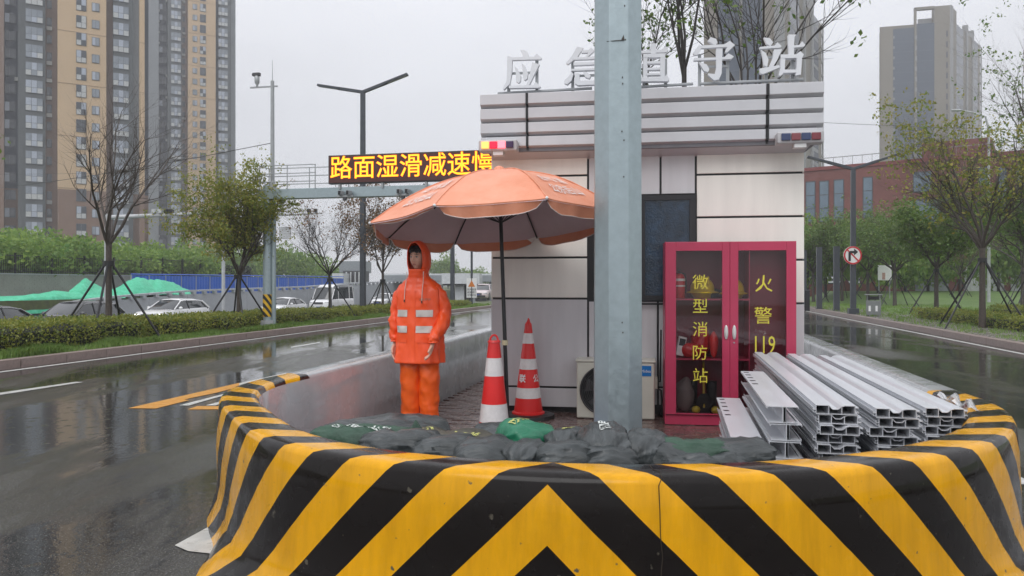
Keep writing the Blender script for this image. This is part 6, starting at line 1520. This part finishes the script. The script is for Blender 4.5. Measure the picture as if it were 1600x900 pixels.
car(carat(602, 84, -1.0), YAW, WHP, 'white car far along the road just left of the man in orange', kind='sedan', H=1.45, name='white_saloon')
car(carat(755.5, 72, 0), YAW, M('pinkish_white_paint', lin(215,200,200), .2), 'small pale car with rear lamps far down the road by the hut corner', kind='sedan', H=1.45, name='pale_car')

# ------------------------------------------------------------------ towers
WF = M('window_frame_grey', lin(88,92,98), .5); WGL = M('tower_window_glass', lin(142,150,160), .12, spec=.8, var=.25, scale=.3, hue2=lin(96,104,112)); WGD = M('dark_tower_glass', lin(58,66,74), .12, spec=.8, var=.3, scale=.3)
WPN = M('white_infill_panel', lin(182,184,184), .5, var=.1)
T_TAN = M('tan_render', lin(192,166,134), .8, var=.05, scale=.15); T_GRY = M('dark_grey_render', lin(84,88,90), .8, var=.08, scale=.2); T_BRN = M('brown_render', lin(128,108,98), .8, var=.06, scale=.2); T_BLU = M('dark_blue_grey_recess', lin(70,76,88), .8, var=.15, scale=.2); T_BRK = M('brown_brick_base', lin(128,104,90), .8, var=.1, scale=.4); T_LG = M('light_grey_render', lin(130,134,138), .8, var=.05, scale=.2)
WLT = M('painted_sky_reflection_glass', lin(168,176,190), .15, spec=.8, var=.15, scale=.3)  # sky reflection painted into these panes as a paler base colour
def window_mesh(w, h, cols, rows, glass, panels=(), light=()):
    mb = MB(); f = .07; mb.box(-w/2,-.10,0,w/2,.02,h,0)
    cw = (w-f*(cols+1))/cols; rh = [(h-f*(rows+1))*q for q in ((.42,.58) if rows == 2 else (1,))]
    for c in range(cols):
        z = f
        for q in range(rows):
            x = -w/2+f+c*(cw+f); mb.box(x,-.125,z,x+cw,-.105,z+rh[q], 2 if (c, q) in panels else (3 if (c, q) in light else 1)); z += rh[q]+f
    return mb.mesh('window', [WF, glass, WPN, WLT])
W_BAY = [window_mesh(2.5,2.2,3,2,WGL,p,l) for p, l in ((((0,0),(2,0)),((1,0),(1,1))), (((0,0),(2,0)),((1,1),)), (((0,0),(2,0)),((0,1),(1,0),(1,1))), (((0,0),(1,0),(2,0)),((1,1),)), (((2,0),),((1,0),)))]
W_BIG = [window_mesh(1.5,2.1,2,2,WGD,p,l) for p, l in ((((0,0),(1,0)),()), (((0,0),),((1,1),)), (((0,0),(1,0)),((0,1),)), ((),()), (((0,0),(1,0),(1,1)),()))]
W_SML = [window_mesh(1.15,1.45,2,1,WGL,(),l) for l in ((), ((0,0),), ((1,0),))]; W_SLIM = [window_mesh(.75,1.4,1,1,WGD)]; W_BAL = [window_mesh(1.7,1.6,2,1,WGD,(),l) for l in ((), ((0,0),))]
AC_M = MB().box(-.4,-.42,0,.4,-.06,.6).mesh('outdoor_unit', M('ac_white', lin(178,178,176), .5))
def facade_tower(name, label, pA, pB, secs, floors, fh, depth, z_off=0, back=18, brick_to=17.4, vis=True, roof=True):
    """secs: (pxa, pxb, forward offset, material, [(px, window mesh)]); facade line from pA(px,Y) to pB"""
    A_ = Vector(((pA[0]-800)/F*pA[1], pA[1], 0)); B_p = Vector(((pB[0]-800)/F*pB[1], pB[1], 0)); d = (B_p-A_).normalized(); n = Vector((-d.y, d.x, 0))
    ang = math.atan2(d.y, d.x); r = empty(name, A_, ang, label, 'apartment tower'); Ht = floors*fh+2
    def lx(px, off=0):
        o = A_-n*off; rr = (px-800)/F; return (rr*o.y-o.x)/(d.x-rr*d.y)
    wd = 0
    for i, (xa, xb, off, mat, wins) in enumerate(secs):
        a, b = lx(xa, off), lx(xb, off)
        zb = brick_to if brick_to else 0
        mb = MB(); mb.box(a,-off,zb,b,back-i*.013,Ht-(i % 2)*.5)
        mb.obj('wall', mat, r)
        if zb: mb = MB(); mb.box(a,-off-.02,-2,b,back-i*.013,zb); mb.obj('base_wall', T_BRK if mat is not T_GRY else mat, r)
        # floor bands
        if mat in (T_TAN,):
            for f in range(0, floors, 3): mb = MB(); mb.box(a,-off-.05,f*fh+zb*0+.02,b,-off+.01,f*fh+.12); mb.obj('string_course', M('tan_band', lin(168,142,114), .8), r)
        for px, wm in wins:
            x = lx(px, off); dz = .55 if wm in (W_SML, W_SLIM) else .3
            for f in range(floors):
                link_mesh('window', random.choice(wm), r, (x, -off-.02, f*fh+z_off+dz))
                if wm in (W_BAL, W_SLIM) and random.random() < .6: link_mesh('outdoor_unit', AC_M, r, (x+random.choice((-1.1,1.1) if wm is W_BAL else (.0,)), -off-.02, f*fh+z_off+dz-.75))
    return r
facade_tower('apartment_tower', 'near beige and grey apartment tower at the left edge', (28,126), (232,136),
    [(-80,-40,-.5,T_TAN,[(-60,W_BIG)]), (-40,6,.2,T_BRN,[(-12,W_SML)]), (6,28,-2.2,T_BLU,[(15,W_BAL)]), (28,71,0,T_GRY,[(53.5,W_BAY)]), (71,90,-1.6,T_BRN,[(77,W_SLIM)]), (90,166,.9,T_TAN,[(127,W_BIG),(149.5,W_SML)]),
     (166,177,-1.2,T_BRN,[]), (177,208,.0,T_GRY,[(189,W_BAY)]), (208,218,-.8,T_LG,[]), (218,226,.2,T_TAN,[]), (226,232,-2,T_BLU,[])], 31, 2.93, 0, .55)
facade_tower('apartment_tower.001', 'farther beige and grey apartment tower left of the gantry mast', (232,205), (368,215),
    [(232,248,.4,T_LG,[]), (248,262,-2.5,T_BLU,[(254,W_BAL)]), (262,284,.4,T_GRY,[(275,W_BAY)]), (284,294,-1.6,T_BRN,[(287,W_SLIM)]), (294,337,1.0,T_TAN,[(304.5,W_SML),(317,W_BIG)]), (337,343,-1,T_BLU,[]), (343,361,.2,T_GRY,[(348.5,W_BAY)]), (361,368,-1.0,T_LG,[])], 31, 2.91, 0, .2, brick_to=0)
bpy.data.objects['apartment_tower.001'].name = 'apartment_tower.001'
OFB = M('blue_grey_cladding', lin(64,75,90), .3, var=.08, scale=.1, spec=.5); OBE = M('beige_cladding', lin(122,115,104), .7, var=.06, scale=.2); OGR = M('grey_mullion', lin(142,142,142), .6); OSD = M('slate_glass_strip', lin(60,68,80), .2, var=.15, scale=.2)
def office(name, label, corner, left, right, Htop, hroof, fh=3.2, detail=1, yc=None):
    """corner/left/right = (px, Y) of front corner and both far ends"""
    P = lambda q: Vector(((q[0]-800)/F*q[1], q[1], 0))
    c, l, rt = P(corner), P(left), P(right); r = empty(name, c, 0, label, 'office tower')
    dl = (l-c); Ll = dl.length; dl.normalize(); dr = (rt-c); Lr = dr.length; dr.normalize()
    nl = Vector((dl.y,-dl.x,0)); nl = nl if nl.dot(c) < 0 else -nl; nr = Vector((dr.y,-dr.x,0)); nr = nr if nr.dot(c) < 0 else -nr
    def block(d, n, a, b, z0, z1, out, th, mat, nm='cladding'):
        vs = [d*a+n*out, d*b+n*out, d*b-n*th, d*a-n*th]; mb = MB()
        mb.add([(v.x,v.y,z0) for v in vs]+[(v.x,v.y,z1) for v in vs],[(0,3,2,1),(4,5,6,7),(0,1,5,4),(1,2,6,5),(2,3,7,6),(3,0,4,7)]); return mb.obj(nm, mat, r)
    Z = Htop
    vs = [Vector((0,0,0))-nl*.3-nr*.3, dl*Ll-nr*.3, dl*Ll+dr*Lr, dr*Lr-nl*.3]; mb = MB(); mb.add([(v.x,v.y,-1) for v in vs]+[(v.x,v.y,Z) for v in vs],[(0,3,2,1),(4,5,6,7),(0,1,5,4),(1,2,6,5),(2,3,7,6),(3,0,4,7)]); mb.obj('core', OBE, r)
    u = Ll
    block(dl,nl,0,u*.22,0,Z+5,.0,3,OBE); block(dl,nl,u*.22,u*.48,0,Z,.05,1,OFB,'curtain_wall'); block(dl,nl,u*.48,u*.51,0,Z+5,.5,.6,OBE,'fin'); block(dl,nl,u*.51,u*.82,0,Z-1,.05,1,OFB,'curtain_wall'); block(dl,nl,u*.82,u,0,Z-1.5,.15,2,OBE)
    block(dl,nl,u*.22,u*.51,Z+4.2,Z+5,.5,.8,OBE,'roof_frame'); block(dl,nl,u*.22,u*.42,Z,Z+2.4,-3,3.5,OGR,'roof_plant')
    nf = int(Z/fh)
    for f in range(nf):
        block(dl,nl,u*.03,u*.05,f*fh+.6,f*fh+2.4,.06,0,OSD,'window'); 
        block(dl,nl,u*.475,u*.50,f*fh+.2,f*fh+1.5,.58,-.4,OGR,'louvre'); block(dl,nl,u*.795,u*.815,f*fh+1.2,f*fh+2.0,.12,0,OGR,'window_vent')
        block(dl,nl,u*.22,u*.48,f*fh,f*fh+.10,.10,0,M('spandrel_line', lin(84,96,112), .4),'spandrel'); block(dl,nl,u*.51,u*.82,f*fh,f*fh+.10,.10,0,M('spandrel_line', lin(84,96,112), .4),'spandrel')
    v = Lr
    for k, (a, b, m) in enumerate(((.0,.06,OGR),(.06,.2,OBE),(.2,.42,OSD),(.42,.5,OBE),(.5,.54,OGR),(.54,.7,OBE),(.7,.74,OGR),(.74,.92,OSD),(.92,1,OBE))):
        block(dr,nr,v*a,v*b,0,Z+(5 if a < .1 else (3.5 if m is OGR else 1)),.05+(.4 if m is OGR else 0),1,m,'cladding' if m is not OSD else 'glass_strip')
    for f in range(nf+1):
        block(dr,nr,v*.21,v*.41,f*fh,f*fh+.8,.08,0,OGR,'spandrel'); block(dr,nr,v*.75,v*.91,f*fh,f*fh+.8,.08,0,OGR,'spandrel')
        block(dr,nr,v*1.0,v*1.07,f*fh,f*fh+.3,.0,.8,OGR,'balcony')
    block(dr,nr,v*1.06,v*1.075,0,Z+1,.0,.3,OGR,'corner_mullion')
    return r
office('office_tower', 'hazy blue and beige office tower standing behind the red brick building at the right', (1484,235), (1376,240), (1531,262), 82, 5)
office('office_tower.001', 'grey and beige tower rising right behind the hut roof sign', (1218,150), (1102,160), (1283,182), 62, 5)

# ------------------------------------------------------------------ red brick building
RB_ = M('red_brick_facade', lin(122,74,68), .75, var=.14, scale=.5, bump=.2, bscale=8); RBD = M('red_brick_dark', lin(128,66,64), .75)
def redb():
    A_ = AT(2150, 445, 56); B_p = AT(1235, 445, 79.5); A_.z = B_p.z = 0; d = (A_-B_p); L = d.length; d.normalize(); n = Vector((d.y,-d.x,0)); ang = math.atan2(d.y,d.x)
    r = empty('red_brick_building', B_p, ang, 'long red brick building with tall narrow windows behind the right hand trees', 'building'); H = 13.0
    def lx(px): rr = (px-800)/F; return (rr*B_p.y-B_p.x)/(d.x-rr*d.y)
    def lz(px, py): x = lx(px); Y = B_p.y+d.y*x; return CH+(HY-py)*Y/F
    MB().box(0,0,0,L,16,H).obj('wall', RB_, r); MB().box(-.1,-.12,H,L+.1,.4,H+.35).obj('parapet', RBD, r)
    GLB = M('blue_window_glass', lin(104,124,140), .1, spec=.8, var=.2, scale=.3)
    def win(x0, x1, z0, z1, rows):
        MB().box(x0-.08,-.04,z0-.08,x1+.08,.01,z1+.08).obj('window', M('building_frame', lin(70,74,80), .5), r)
        for k in range(rows): MB().box(x0,-.06,z0+(z1-z0)*k/rows+.04,x1,-.045,z0+(z1-z0)*(k+1)/rows-.04).obj('pane', GLB, r)
    for xa, xb, ya, yb in ((1260,1273,285,348),(1281.5,1294,284,347),(1304,1317.5,282,345),(1349.5,1362.5,278,340),(1428,1455,270,300),(1478,1492,285,345),(1530,1545,262,285),(1560,1572,262,330),(1590,1600,262,330)):
        win(lx(xa), lx(xb), lz(xa,yb), lz(xa,ya), 3 if yb-ya > 50 else 1)
    for k in range(11):
        x = lx(1600)+3+k*3.2
        if x+1.2 < L: win(x, x+1.1, 7.6, 11.6, 3); win(x, x+1.1, 2.2, 5.6, 2)
    win(lx(1425), lx(1500), lz(1450,405), lz(1450,312), 3)
    # entrance glazing with pale louvres
    x0, x1 = lx(1256), lx(1345); MB().box(x0,-.5,0,x1,0,lz(1300,384)).obj('entrance_glazing', M('dark_entrance_glass', (.03,.04,.045,1), .1), r)
    for k in range(9): MB().box(x0,-.62,1.6+k*.42,x1,-.5,1.78+k*.42).obj('louvre', HZ, r)
    x0, x1 = lx(1385), lx(1500); MB().box(x0,-.5,0,x1,0,lz(1400,410)).obj('entrance_glazing', M('dark_entrance_glass', (.03,.04,.045,1), .1), r)
    for k in range(4): MB().box(x0,-.62,1.9+k*.45,x1,-.5,2.12+k*.45).obj('louvre', HZ, r)
    MB().box(x0-.5,-2.4,lz(1400,417)-.2,x1+.5,0,lz(1400,417)).obj('canopy', HG, r)
    # upper volume and roof rails
    xx0, xx1 = lx(1430), lx(1545); MB().box(xx0,5,H,xx1,14,H+2.6).obj('upper_storey', RB_, r)
    for k in range(28): x = lx(1256)+.9*k*1.0; MB().box(x,.6,H+.35,x+.04,.64,H+1.3).obj('roof_rail_post', OGR, r)
    MB().box(lx(1256),.6,H+1.25,lx(1256)+25,.64,H+1.32).obj('roof_rail', OGR, r)
redb()
# boundary wall in front of it: brick pillars, board, grey and white panels
r = empty('boundary_wall', (0,0,0), 0, 'boundary wall of red brick pillars with grey and white panels', 'wall')
def bw(px0, py0, px1, py1, Y, dep, nm, mat): Y += 15; a = AT(px0,py0,Y); b = AT(px1,py1,Y); MB().box(a.x,Y,.15,b.x,Y+dep,a.z).obj(nm, mat, r)
for x0, x1 in ((1318,1326),(1359,1367),(1399,1409),(1498,1506),(1571,1579)): bw(x0,412,x1,455,47,.6,'pillar',RB_)
bw(1250,444,1430,455,47.2,.3,'brick_base',RB_); bw(1431,416,1482,455,47.1,.2,'grey_panel',HG); bw(1508,413,1569,455,47.1,.2,'white_panel',HZ); bw(1580,411,1640,455,47.1,.2,'white_panel',HZ); bw(1641,411,1649,455,47,.6,'pillar',RB_); bw(1650,413,1760,455,47.1,.2,'white_panel',HZ); bw(1482,425,1508,455,47.3,.3,'brick_base',RB_)
for x in range(1330,1430,5):
    a = AT(x,415,62.35); MB().box(a.x-.02,62.3,.15,a.x+.02,62.35,a.z).obj('picket', BLACKM, r)
p = AT(1382, 427, 51); r = empty('notice_board', (p.x,51,.25), 0, 'white notice board with a colour poster in front of the boundary wall', 'notice board')
MB().box(-.45,-.05,1.45,.45,0,2.45).obj('board', WHITEP, r); MB().box(-.18,-.06,1.5,.02,-.051,1.95).obj('poster', M('poster_red', lin(190,150,140), .5), r)
for x in (-.38,.34): MB().box(x,.0,0,x+.04,.04,2.2).obj('leg', STEEL, r)
mb = MB(); hz = mb.box(-700,-30,-3,700,900,140).obj('haze', None) if False else None
hm = bpy.data.materials.new('haze_air'); hm.use_nodes = True; n_ = hm.node_tree; n_.nodes.clear(); o_ = n_.nodes.new('ShaderNodeOutputMaterial'); v_ = n_.nodes.new('ShaderNodeVolumePrincipled')
v_.inputs['Color'].default_value = (.97,.98,1,1); v_.inputs['Density'].default_value = .0012; v_.inputs['Anisotropy'].default_value = 0; n_.links.new(v_.outputs[0], o_.inputs['Volume'])
hz_o = MB().box(-520,-60,-4,520,520,106).obj('haze', hm); tag(hz_o, 'pale rainy haze filling the air over the whole street', 'haze', kind='stuff'); hz_o.visible_shadow = True
